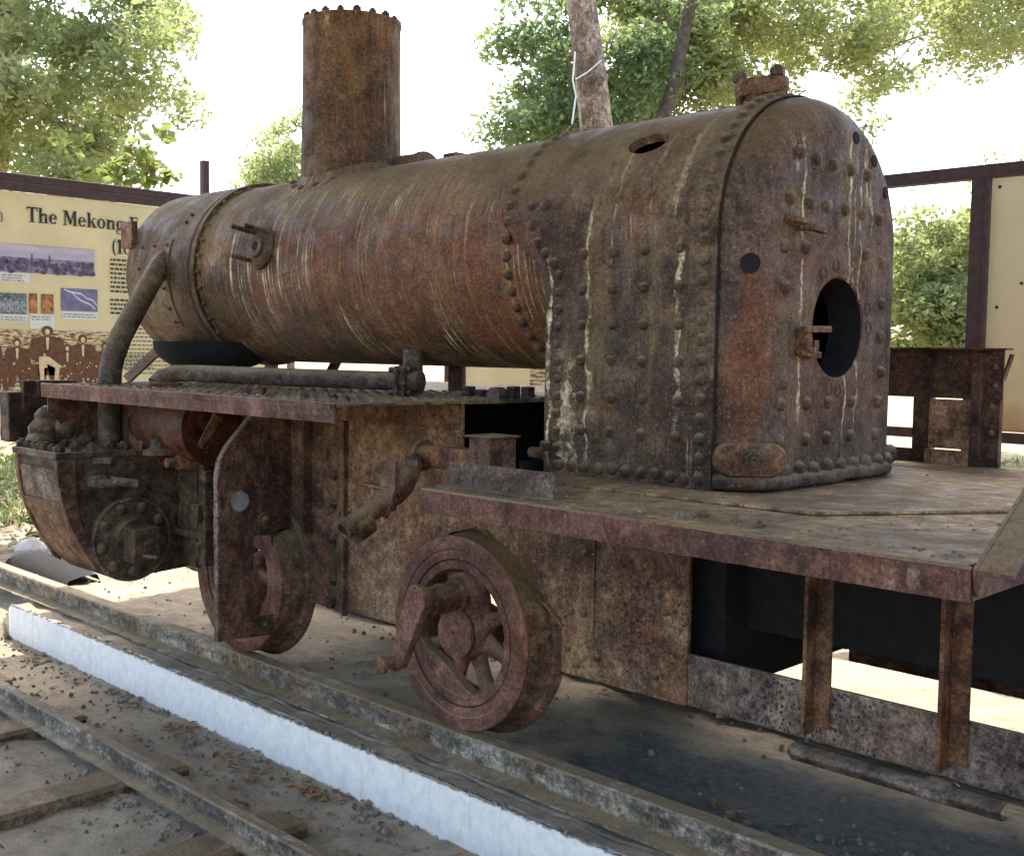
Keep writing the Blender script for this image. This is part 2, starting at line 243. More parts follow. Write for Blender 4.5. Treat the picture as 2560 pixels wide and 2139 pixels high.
# ------------------------------------------------------------------ mesh helpers
class MB:
    def __init__(s): s.v = []; s.f = []
    def add(s, vs, fs):
        k = len(s.v); s.v += [tuple(v) for v in vs]; s.f += [tuple(i+k for i in f) for f in fs]; return s
    def box(s, x0, x1, y0, y1, z0, z1):
        v = [(x, y, z) for x in sorted((x0, x1)) for y in sorted((y0, y1)) for z in sorted((z0, z1))]
        return s.add(v, [(0, 1, 3, 2), (4, 6, 7, 5), (0, 4, 5, 1), (2, 3, 7, 6), (0, 2, 6, 4), (1, 5, 7, 3)])
    def obox(s, c, ux, uy, uz, a, b, d):   # oriented box, half sizes a b d
        c, ux, uy, uz = map(Vector, (c, ux, uy, uz)); v = [c+ux*a*i+uy*b*j+uz*d*k for i in (-1, 1) for j in (-1, 1) for k in (-1, 1)]
        return s.add(v, [(0, 1, 3, 2), (4, 6, 7, 5), (0, 4, 5, 1), (2, 3, 7, 6), (0, 2, 6, 4), (1, 5, 7, 3)])
    def bar(s, p, q, wd, ht, up=(0, 0, 1)):
        p, q = Vector(p), Vector(q); u = (q-p).normalized(); sd_ = u.cross(Vector(up)).normalized(); n = sd_.cross(u)
        return s.obox((p+q)/2, u, sd_, n, (q-p).length/2, wd/2, ht/2)
    def lathe(s, o, ax, prof, n=24, cap0=True, cap1=True, a0=0):   # prof: [(t, r)]
        o, ax = Vector(o), Vector(ax).normalized(); e = ax.orthogonal().normalized(); g = ax.cross(e); k = len(s.v); vs = []; fs = []
        for (t_, r) in prof:
            for i in range(n):
                th = a0+2*PI*i/n; vs.append(o+ax*t_+(e*math.cos(th)+g*math.sin(th))*r)
        for j in range(len(prof)-1):
            for i in range(n): a = j*n+i; b = j*n+(i+1) % n; fs.append((a, b, b+n, a+n))
        if cap0: fs.append(tuple(range(n))[::-1])
        if cap1: fs.append(tuple((len(prof)-1)*n+i for i in range(n)))
        return s.add(vs, fs)
    def cyl(s, p, q, r, r1=None, n=20, **k):
        p, q = Vector(p), Vector(q); return s.lathe(p, q-p, [(0, r), ((q-p).length, r if r1 is None else r1)], n, **k)
    def tube(s, pts, r, n=14, rs=None):
        pts = [Vector(p) for p in pts]; vs = []; fs = []; e = None
        for i, p in enumerate(pts):
            d = (pts[min(i+1, len(pts)-1)]-pts[max(i-1, 0)]).normalized()
            e = (d.orthogonal() if e is None else e-d*e.dot(d)).normalized(); g = d.cross(e); rr = rs[i] if rs else r
            vs += [p+(e*math.cos(2*PI*j/n)+g*math.sin(2*PI*j/n))*rr for j in range(n)]
        for i in range(len(pts)-1):
            for j in range(n): a = i*n+j; b = i*n+(j+1) % n; fs.append((a, b, b+n, a+n))
        fs.append(tuple(range(n))[::-1]); fs.append(tuple((len(pts)-1)*n+j for j in range(n)))
        return s.add(vs, fs)
    def prism(s, poly, fn, t0, t1):   # poly 2D points, fn(u,v,t)->3D
        n = len(poly); vs = [fn(u, v, t0) for u, v in poly]+[fn(u, v, t1) for u, v in poly]
        fs = [tuple(range(n))[::-1], tuple(range(n, 2*n))]+[(i, (i+1) % n, n+(i+1) % n, n+i) for i in range(n)]
        return s.add(vs, fs)
    def frame_prism(s, outer, inner, fn, t0, t1):   # plate with a hole, equal point counts
        n = len(outer); vs = []
        for t_ in (t0, t1):
            vs += [fn(u, v, t_) for u, v in outer]+[fn(u, v, t_) for u, v in inner]
        fs = []
        for i in range(n):
            j = (i+1) % n
            fs += [(i, j, n+j, n+i), (2*n+i, 3*n+i, 3*n+j, 2*n+j), (i, 2*n+i, 2*n+j, j), (n+i, n+j, 3*n+j, 3*n+i)]
        return s.add(vs, fs)
    def mesh(s, name, m, off=(0, 0, 0), smooth=35):
        me = bpy.data.meshes.new(name); off = Vector(off)
        me.from_pydata([tuple(Vector(v)-off) for v in s.v], [], s.f); me.update()
        import bmesh
        bm = bmesh.new(); bm.from_mesh(me); bmesh.ops.recalc_face_normals(bm, faces=bm.faces); bm.to_mesh(me); bm.free()
        me.materials.append(m if not isinstance(m, str) else M[m])
        if smooth:
            me.polygons.foreach_set('use_smooth', [True]*len(me.polygons)); me.set_sharp_from_angle(angle=math.radians(smooth))
        return me
def worldloc(p): return Vector(p['_w']) if p is not None and '_w' in p else Vector((0, 0, 0))
def link(name, me, parent=None, loc=None, bev=0, kind=None):
    o = bpy.data.objects.new(name, me); COL.objects.link(o)
    pw = WL[parent] if parent is not None else Vector((0, 0, 0))
    if loc is None: loc = pw
    loc = Vector(loc); o.location = loc-pw; o.parent = parent; WL[o] = loc
    if bev:
        md = o.modifiers.new('bevel', 'BEVEL'); md.width = bev; md.segments = 2; md.limit_method = 'ANGLE'; md.angle_limit = math.radians(40)
    if kind: o['kind'] = kind
    return o
WL = {}
def part(name, mb, m, parent, bev=0, smooth=35, kind=None, label=None):
    vs = mb.v; c = Vector([sum(v[i] for v in vs)/len(vs) for i in range(3)])
    o = link(name, mb.mesh(name, m, c, smooth), parent, c, bev, kind)
    if label: o['label'] = label
    return o
def thing(name, label, cat, loc=(0, 0, 0), group=None):
    o = bpy.data.objects.new(name, None); COL.objects.link(o); o.location = loc; WL[o] = Vector(loc); o.empty_display_size = .1
    o['label'] = label; o['category'] = cat
    if group: o['group'] = group
    return o
def tag(o, label, cat, group=None):
    o['label'] = label; o['category'] = cat
    if group: o['group'] = group
    return o
def inst(name, me, parent, loc, nrm=None, sc=1., spin=0., kind=None):
    o = bpy.data.objects.new(name, me); COL.objects.link(o); loc = Vector(loc); o.parent = parent; o.location = loc-(WL[parent] if parent else Vector((0,0,0))); WL[o] = loc
    if nrm is not None:
        q = Vector(nrm).to_track_quat('Z', 'Y'); o.rotation_mode = 'QUATERNION'; o.rotation_quaternion = q @ Matrix.Rotation(spin, 3, 'Z').to_quaternion()
    o.scale = (sc,)*3
    return o
# shared small pieces (local, +Z outwards)
def rivet_mesh(r, h, m='rivet', n=10):
    return MB().lathe((0, 0, -.002), (0, 0, 1), [(0, r*1.08), (.002, r), (.002+h*.55, r*.86), (.002+h*.9, r*.5), (.002+h, r*.12)], n).mesh('rivet', m, smooth=60)
def hex_mesh(r, h, m='bolt'):
    return MB().lathe((0, 0, -.002), (0, 0, 1), [(0, r), (h, r)], 6).lathe((0, 0, h-.004), (0, 0, 1), [(0, r*.55), (.012, r*.5)], 8).mesh('bolt', m, smooth=30)
RV = rivet_mesh(.0195, .0145, n=14); RVB = rivet_mesh(.0235, .0165, n=14); RVS = rivet_mesh(.012, .009); HX = hex_mesh(.022, .022); HXS = hex_mesh(.015, .016); HXL = hex_mesh(.03, .03); HXR = hex_mesh(.02, .012, 'floor')

# ================================================================== SETTING
LOW = -.19
def lowz(X, Y):
    X = np.asarray(X, float); Y = np.asarray(Y, float)
    step = np.where(Y > -2.551, LOW, 0.); u = np.clip((Y+3.1)/1.0, 0, 1); ramp = LOW*u*u*(3-2*u); k = np.clip((X-6.5)/.12, 0, 1)
    return step*(1-k)+ramp*k
def grid_ground():
    n = 260; xs = np.linspace(-4, 22, n); ys = np.linspace(-22, 4, n)
    # denser near the track
    xs = np.concatenate([[-400, -60], np.linspace(-6, -.2, 12), np.linspace(0, 8.5, 380), np.linspace(8.8, 24, 40), [60, 400]])
    ys = np.unique(np.concatenate([[-400, -60], np.linspace(-24, -6.3, 40), np.linspace(-6, -.5, 250), [-2.553, -2.549, -2.672, -2.664, -2.656, -2.648, -2.640], np.linspace(-.2, 8, 12), [60, 400]]))
    X, Y = np.meshgrid(xs, ys, indexing='ij'); Z = np.zeros_like(X)
    rng = np.random.default_rng(3)
    for k in range(46):
        f = rng.uniform(1.5, 45); a = rng.uniform(0, 2*PI); amp = .0065/(f**.6)
        Z += amp*np.sin(f*(X*math.cos(a)+Y*math.sin(a))+rng.uniform(0, 6))
    near = (X > -.1) & (X < 8.6) & (Y > -6.2) & (Y < -.4); Z = np.where(near, Z, 0)
    # soil banked against the running rail
    Z -= np.where(near, .022*np.exp(-((Y+2.657)/.006)**2), 0)
    Z += np.where(near, .004*np.exp(-((Y+2.64)/.07)**2)*(.8+.2*np.sin(X*7)), 0)
    Z += np.where(near, rng.normal(size=X.shape)*.0011, 0) - .004
    Z += lowz(X, Y)
    v = np.stack([X, Y, Z], -1).reshape(-1, 3); nx, ny = X.shape
    i, j = np.meshgrid(np.arange(nx-1), np.arange(ny-1), indexing='ij'); a = (i*ny+j).ravel()
    f = np.stack([a, a+ny, a+ny+1, a+1], -1)
    me = bpy.data.meshes.new('ground'); me.vertices.add(len(v)); me.vertices.foreach_set('co', v.ravel()); me.loops.add(f.size); me.loops.foreach_set('vertex_index', f.ravel())
    me.polygons.add(len(f)); me.polygons.foreach_set('loop_start', np.arange(0, f.size, 4)); me.update(calc_edges=True); me.validate()
    me.polygons.foreach_set('use_smooth', [True]*len(f)); me.materials.append(M['ground'])
    return link('ground', me, kind='structure')
grid_ground()
# scattered small stuff: dry leaves, crumbs, twigs
def low(p): return (p[0]*1.118, p[1]*1.118) if p[1] > -2.29 else (p[0], min(p[1], -2.56))
def scatter(name, m, pts, fn, kind='stuff', label=None, cat=None):
    mb = MB()
    for p in pts:
        p = low(p); k = len(mb.v); fn(mb, p); dz = float(lowz(p[0], p[1])); mb.v[k:] = [(a, b, c_+dz) for a, b, c_ in mb.v[k:]]
    o = link(name, mb.mesh(name, m, smooth=0), kind=kind)
    if label: o['label'] = label; o['category'] = cat
    return o
def litter_leaf(mb, p):
    a = random.uniform(0, 2*PI); L = random.uniform(.011, .03); W = L*random.uniform(.4, .7); c, s_ = math.cos(a), math.sin(a); z = p[2] if len(p) > 2 else .004
    q = [(-L, 0, random.uniform(0, .01)), (0, -W, random.uniform(0, .012)), (L, 0, random.uniform(0, .014)), (0, W, random.uniform(.002, .016))]
    mb.add([(p[0]+x*c-y*s_, p[1]+x*s_+y*c, z+.003+k) for x, y, k in q], [(0, 1, 2), (0, 2, 3)])
def clump(cx, cy, n, sp): return [(random.gauss(cx, sp), random.gauss(cy, sp*.6)) for _ in range(n)]
pts = []
for x, y, n, sp in ((3.95, -2.2, 26, .07), (3.45, -2.17, 30, .09), (3.1, -2.2, 26, .06), (4.35, -2.2, 14, .08), (2.95, -2.22, 8, .05), (1.95, -3.05, 20, .07), (2.0, -2.82, 18, .09), (1.8, -2.85, 14, .08), (2.3, -3.2, 10, .08), (3.3, -2.05, 8, .1), (3.05, -2.0, 8, .06), (1.35, -2.75, 8, .1), (4.9, -2.1, 12, .12), (5.4, -2.3, 12, .15)): pts += clump(x, y, n, sp)
pts += [(random.uniform(1, 7), random.uniform(-2.25, -1.2)) for _ in range(110)]+[(random.uniform(1, 8), random.uniform(-4.5, -2.9)) for _ in range(130)]
scatter('leaf_litter', M['litter'], pts, litter_leaf, label='dry brown leaf bits on the packed earth', cat='leaf litter')
def crumb(mb, p):
    r = abs(random.gauss(.0055, .003))+.002; a = random.uniform(0, PI)
    mb.lathe((p[0], p[1], -.002), (random.uniform(-.2, .2), random.uniform(-.2, .2), 1), [(0, r), (r*.8, r*.9), (r*1.3, r*.35)], 5, cap0=False, a0=a)
pts = [(random.uniform(.8, 7.5), random.choice((random.gauss(-2.21, .05), random.uniform(-2.2, -1.0), random.uniform(-2.4, -1.9), random.uniform(-4.4, -2.8)))) for _ in range(1700)]
pts += [(random.gauss(3.3, .25), random.gauss(-1.72, .09)) for _ in range(120)] + [(random.uniform(.8, 1.7), random.uniform(-3.2, -2.85)) for _ in range(260)]
scatter('gravel_crumbs', M['gravel'], pts, crumb, label='small crumbs of gravel and soil on the ground', cat='gravel')
def twig(mb, p):
    a = random.uniform(0, PI); L = random.uniform(.03, .09)
    mb.bar((p[0], p[1], .006), (p[0]+math.cos(a)*L, p[1]+math.sin(a)*L, .012), .004, .003)
scatter('twigs', M['twig'], [(random.uniform(1.2, 6), random.uniform(-2.3, -1.2)) for _ in range(34)]+[(random.uniform(1, 5), random.uniform(-3.3, -2.8)) for _ in range(10)], twig, label='thin dry twigs lying on the packed earth', cat='twigs')
DECK = MB()
for _ in range(420):
    if random.random() < .55: x, y, z = random.uniform(.95, 2.55), random.choice((random.uniform(-2.9, -2.24), random.uniform(-4.3, -2.24), random.gauss(-2.33, .04))), 1.070
    else: x, y, z = random.uniform(3.0, 5.2), random.uniform(-3.2, -2.24), 1.303
    if y > -2.235: y = -2.26
    r = random.uniform(.002, .006); DECK.lathe((x, y, z-.002), (random.uniform(-.3, .3), random.uniform(-.3, .3), 1), [(0, r), (r, r*.8), (r*1.2, r*.3)], 5, cap0=False)
# far sunlit leaf litter beyond the boards
def farleaf(mb, p):
    a = random.uniform(0, 2*PI); L = random.uniform(.03, .08); c, s_ = math.cos(a), math.sin(a)
    mb.add([(p[0]-L*c, p[1]-L*s_, .01), (p[0]+L*.5*s_, p[1]-L*.5*c, random.uniform(.02, .08)), (p[0]+L*c, p[1]+L*s_, .03), (p[0]-L*.5*s_, p[1]+L*.5*c, random.uniform(.01, .06))], [(0, 1, 2, 3)])
scatter('dry_leaf_cover', flat('pale_dry_leaf', (.42, .34, .22), .9, .4, 3), [(random.uniform(2, 20), random.uniform(-17, -5.2)) for _ in range(7000)]+[(random.uniform(8.2, 14), random.uniform(-6, -2)) for _ in range(3000)], farleaf, label='sunlit carpet of pale dry leaves beyond the shed', cat='leaf litter')
def grass(mb, p):
    for _ in range(3):
        a = random.uniform(0, 2*PI); h = random.uniform(.05, .16); c, s_ = math.cos(a)*.01, math.sin(a)*.01
        mb.add([(p[0]-c, p[1]-s_, 0), (p[0]+c, p[1]+s_, 0), (p[0]+s_*5, p[1]-c*5, h)], [(0, 1, 2)])
scatter('grass_tufts', M['leafbig'], [(random.uniform(9.2, 15), random.uniform(-6, -2.5)) for _ in range(2600)]+[(random.uniform(2, 15), random.uniform(-17, -8)) for _ in range(2500)], grass, label='patchy green grass behind the display boards', cat='grass')

# white painted kerb: the upright concrete edge between the two levels
mb = MB(); n = 220; vs = []
for i in range(n+1):
    x = 6.52-i*(6.52-.5)/n; r_ = random.gauss(0, .0012); tz = .004+.004*math.sin(x*5)+random.gauss(0, .0016)
    bz = LOW-.01
    if i == 0: tz = -.02
    vs += [(x, -2.543+r_, bz), (x, -2.544+r_, tz-.006), (x, -2.549, tz+.001), (x, -2.60, -.008), (x, -2.60, bz)]
mb.add(vs, [(5*i+k, 5*i+5+k, 5*i+6+k, 5*i+1+k) for i in range(n) for k in range(4)]+[(0, 1, 2, 3, 4)])
tag(part('kerb', mb, 'kerb', None, smooth=60), 'long white painted concrete kerb between the two tracks', 'kerb')

# rails
def rail(name, yc, head_w, ztop, zfoot, foot_w, x0, x1, m, web=.014, wob=.001):
    hh = .034; a = head_w/2; f = foot_w/2
    P = [(-f, zfoot), (-f, zfoot+.008), (-web, zfoot+.02), (-web*.8, ztop-hh-.008), (-a, ztop-hh), (-a, ztop-.007), (-a+.006, ztop), (a-.006, ztop), (a, ztop-.007), (a, ztop-hh), (web*.8, ztop-hh-.008), (web, zfoot+.02), (f, zfoot+.008), (f, zfoot)]
    n = 60; k = len(P); vs = []
    for i in range(n+1):
        x = x0+(x1-x0)*i/n
        for (y, z) in P: vs.append((x, yc+y+random.gauss(0, wob), z+random.gauss(0, wob*.6)))
    fs = [(i*k+j, i*k+(j+1) % k, (i+1)*k+(j+1) % k, (i+1)*k+j) for i in range(n) for j in range(k)]+[tuple(range(k)), tuple(n*k+j for j in range(k))]
    return part(name, MB().add(vs, fs), m, None, smooth=30)
tag(rail('rail', -2.738, .075, .12, .008, .155, .3, 9.5, 'railside'), 'half buried steel rail under the near wheels of the locomotive', 'rail')
tag(rail('rail', -3.93, .07, .12, .008, .14, .3, 9.5, 'railside'), 'steel rail under the far wheels of the locomotive, mostly hidden', 'rail')
tag(rail('rail', -2.006, .05, -.066, -.158, .112, .8, 8.2, 'railleft', .009), 'narrow bare rail crossing the bottom left corner on steel sleepers', 'rail')
for x, yn, dz, lab in [(a*1.118, b*1.118, c_, d_) for a, b, c_, d_ in ((5.06, -1.955, .0, 'steel sleeper poking out at the far left edge under the narrow rail'), (4.37, -1.97, .002, 'steel sleeper with a square end, second from the far end of the narrow rail'),
                   (3.60, -1.985, .006, 'steel sleeper under the narrow rail, next to the scatter of pebbles'), (2.91, -2.0, .006, 'nearest steel sleeper under the narrow rail at the bottom edge'))]:
    mb = MB(); P = [(-.095, -.03), (-.09, .018), (-.075, .034), (.075, .036), (.09, .02), (.095, -.03)]
    mb.prism(P, lambda u, v, t_: (x+u, t_, LOW+v+dz+.004*math.sin(t_*9)), yn, -.8)
    tag(part('sleeper', mb, 'sleeper', None, bev=.004), lab, 'sleeper', 'steel sleepers under the narrow rail')

# ================================================================== LOCOMOTIVE
YC, ZB, RB = -3.33, 1.859, .445
ZF, WF = 1.841, .475; XS, XR, RC = 1.955, 1.82, .135; ZFL = 1.069
L = thing('steam_locomotive', 'rusted stripped steam locomotive with tall chimney and riveted firebox standing under a shelter', 'locomotive', (3.4, YC, 0))
def cyl_surface(x0, x1, r, zc, a0=0, a1=2*PI, n=64, nx=24, yc=YC, mb=None):
    mb = mb or MB(); vs = []; fs = []
    for i in range(nx+1):
        for j in range(n+1):
            a = a0+(a1-a0)*j/n; vs.append((x0+(x1-x0)*i/nx, yc+r*math.cos(a), zc+r*math.sin(a)))
    for i in range(nx):
        for j in range(n): k = i*(n+1)+j; fs.append((k, k+1, k+n+2, k+n+1))
    return mb.add(vs, fs)
# barrel: lathe with plate laps
mb = MB().lathe((2.6, YC, ZB), (1, 0, 0), [(0, RB-.002), (.27, RB-.002), (.272, RB), (2.44, RB), (2.442, RB+.012), (2.50, RB+.012)], 96, cap0=True, cap1=True)
barrel = part('boiler_barrel', mb, 'boiler', L, smooth=40)
mb = MB().lathe((5.08, YC, ZB), (1, 0, 0), [(0, RB+.004), (.01, RB+.016), (.64, RB+.016), (.655, RB+.010), (.655, RB-.03), (.62, RB-.04), (.64, .2), (.66, .05)], 96)
smoke = part('smokebox', mb, 'smokebox', L, smooth=40)
mb = MB().lathe((5.062, YC, ZB), (1, 0, 0), [(0, RB+.0135), (.016, RB+.0135)], 96, cap0=False, cap1=False)
part('seam_gap', mb, 'gap', smoke, label='dark joint between smokebox and barrel')
mb = MB().lathe((5.025, YC, ZB), (1, 0, 0), [(0, RB+.013), (.001, RB+.021), (.032, RB+.021), (.033, RB+.013)], 96, cap0=False, cap1=False)
part('joint_band', mb, 'smokebox', smoke)
cnt = 0
for i in range(36):
    a = -.9+2*PI*i/36
    if -1.3 < a < 2.4:
        inst('rivet', RVS, smoke, (5.0, YC+(RB+.012)*math.cos(a), ZB+(RB+.012)*math.sin(a)), (0, math.cos(a), math.sin(a)), .9)
# barrel rear ring of rivets and zig-zag pair
for i in range(44):
    a = -1.35+2*PI*i/44*.98
    if -1.35 < a < 2.5:
        inst('rivet', RV, barrel, (2.885, YC+(RB+.001)*math.cos(a), ZB+(RB+.001)*math.sin(a)), (0, math.cos(a), math.sin(a)), 1)
# wrapper strap rivets just behind the lap
# side boss on barrel with two studs
c0 = (4.46, YC+RB*math.cos(.17), ZB+RB*math.sin(.17)); nv = Vector((0, math.cos(.17), math.sin(.17)))
mb = MB().lathe(Vector(c0)-nv*.01, nv, [(0, .098), (.022, .098), (.026, .09), (.03, .088)], 36).lathe(Vector(c0), nv, [(.018, .05), (.04, .05), (.04, .022), (.03, .02)], 24, cap1=True)
boss = part('side_flange', mb, 'smokebox', L, label='round flange with two studs on barrel side')
part('bore_shade', MB().lathe(Vector(c0), nv, [(.0402, .02), (.0412, .02)], 16), 'soot_and_shade', boss)  # black disc, colour stands for the shade inside the bore
for dx, dz in ((.045, .068), (.045, -.062), (-.06, .065)):
    p = Vector(c0)+Vector((dx, 0, dz)); part('stud', MB().cyl(p+nv*.01, p+nv*.135, .011, n=10), 'casting', boss)
# smokebox side patch plate with bolts
def cpatch(x0, x1, a0, a1, r, th, m, par, name='patch_plate'):
    mb = MB(); cyl_surface(x0, x1, r+th, ZB, a0, a1, 18, 3, mb=mb); k = len(mb.v)
    ring = []
    for (xa, aa, xb, ab) in ((x0, a0, x1, a0), (x1, a0, x1, a1), (x1, a1, x0, a1), (x0, a1, x0, a0)):
        vs = []
        for i in range(19):
            x = xa+(xb-xa)*i/18; a = aa+(ab-aa)*i/18
            vs += [(x, YC+(r-.002)*math.cos(a), ZB+(r-.002)*math.sin(a)), (x, YC+(r+th)*math.cos(a), ZB+(r+th)*math.sin(a))]
        mb.add(vs, [(2*i, 2*i+2, 2*i+3, 2*i+1) for i in range(18)])
    return part(name, mb, m, par)
pp = cpatch(5.27, 5.6, -.62, .36, RB+.016, .008, 'smokebox', L)
for x in (5.30, 5.43, 5.56):
    for a in (.29, .05): inst('bolt', HXS, pp, (x, YC+(RB+.024)*math.cos(a), ZB+(RB+.024)*math.sin(a)), (0, math.cos(a), math.sin(a)), .55)
for a in (-.18, -.4, -.56): inst('bolt', HXS, pp, (5.31, YC+(RB+.024)*math.cos(a), ZB+(RB+.024)*math.sin(a)), (0, math.cos(a), math.sin(a)), .55)
for x, a in ((5.2, .66), (5.21, .56)): inst('bolt', HXS, smoke, (x, YC+(RB+.016)*math.cos(a), ZB+(RB+.016)*math.sin(a)), (0, math.cos(a), math.sin(a)), .6)
# hinge lug at smokebox front top-left
part('hinge_lug', MB().box(5.66, 5.78, YC+RB-.02, YC+RB+.015, 2.0, 2.14), 'casting', smoke, bev=.004)
# smokebox bottom bowl and saddle
mb = MB(); 
mb.lathe((5.20, -3.08, ZB-.02), (0, 0, -1), [(.33, .30), (.37, .295), (.41, .27), (.445, .22), (.47, .15), (.482, .07), (.485, .0)], 40, cap0=False, cap1=False)
part('saddle_bowl', mb, 'soot_and_shade', L)
for (xa, ya, xb, yb) in ((5.62, -2.95, 5.5, -2.9), (4.95, -3.05, 4.82, -3.0), (5.62, -3.7, 5.5, -3.75), (4.9, -3.6, 4.8, -3.7)):
    part('saddle_stay', MB().bar((xa+.02, ya-.1, 1.5), (xb+.25, yb+.02, 1.30), .07, .012, (0, 1, 0)), 'framedark', L)
# rod through front: tall thin post
# chimney
CX = 4.377; CR = .228
mb = MB(); n = 72; vs = []; fs = []
rows = 8
for j in range(n):
    a = 2*PI*j/n; y = YC+CR*math.sin(a); zb = ZB+math.sqrt(max(0, RB**2-(CR*math.sin(a))**2))-.005
    for k in range(rows):
        u = k/(rows-1); rr = CR*(1.035-.035*min(1, u*1.5)); z = zb+(2.985-zb)*u
        vs.append((CX+rr*math.cos(a), YC+rr*math.sin(a), z))
for j in range(n):
    for k in range(rows-1): a = j*rows+k; b = ((j+1) % n)*rows+k; fs.append((a, b, b+1, a+1))
mb.add(vs, fs); chim = part('chimney', mb, 'chimney', L, smooth=40)
mb = MB(); vs = []; fs = []
prof = [(CR*1.03, .035), (CR*1.1, .006), (CR*1.28, .004), (CR*1.30, -.004)]
for j in range(n):
    a = 2*PI*j/n
    for (r, h) in prof: vs.append((CX+r*math.cos(a), YC+r*math.sin(a), ZB+math.sqrt(RB**2-(r*math.sin(a))**2)+h))
for j in range(n):
    for k in range(3): a = j*4+k; b = ((j+1) % n)*4+k; fs.append((a, b, b+1, a+1))
mb.add(vs, fs); cb = part('chimney_base_flange', mb, 'boiler', chim, smooth=50)
for j in range(18):
    a = 2*PI*j/18+.1; r = CR*1.19; y = r*math.sin(a); inst('rivet', RV, cb, (CX+r*math.cos(a), YC+y, ZB+math.sqrt(RB**2-y*y)+.005), (0, y, math.sqrt(RB**2-y*y)), .9)
mb = MB().lathe((CX, YC, 2.985), (0, 0, 1), [(0, CR-.012), (.0, CR), (.006, CR+.001), (.0062, CR+.004), (.022, CR+.004), (.024, CR-.002), (.024, CR-.035), (-.06, CR-.035)], 72, cap0=False, cap1=False)
cr_ = part('top_ring', mb, 'chimney', chim, smooth=30)
part('flue_lining', MB().lathe((CX, YC, 2.95), (0, 0, 1), [(0, .0), (0, CR-.034), (.055, CR-.034)], 40, cap0=False, cap1=False), 'soot_and_shade', chim)
for j in range(18):
    a = 2*PI*j/18+.15; inst('bolt', HX, cr_, (CX+(CR-.016)*math.cos(a), YC+(CR-.016)*math.sin(a), 3.008), (0, 0, 1), .75+.2*random.random(), random.random())
# steam stub and elbow behind the chimney
mb = MB().cyl((4.19, -3.5, 2.30), (4.05, -3.52, 2.30), .1, n=30).lathe((4.09, -3.52, 2.30), (-1, 0, 0), [(0, .1), (.004, .094), (.008, .094), (.012, .108), (.03, .108)], 30)
part('steam_stub', mb, 'smokebox', L)
mb = MB().tube([(4.07, -3.52, 2.31), (3.96, -3.53, 2.32), (3.9, -3.54, 2.33)], .045, rs=[.05, .04, .05]).lathe((3.9, -3.56, 2.28), (0, .2, 1), [(0, .08), (.06, .085), (.09, .06)], 18).obox((3.84, -3.5, 2.33), (1, 0, 0), (0, 1, 0), (0, 0, 1), .045, .03, .04)
part('valve_elbow', mb, 'pipe', L, bev=.004)

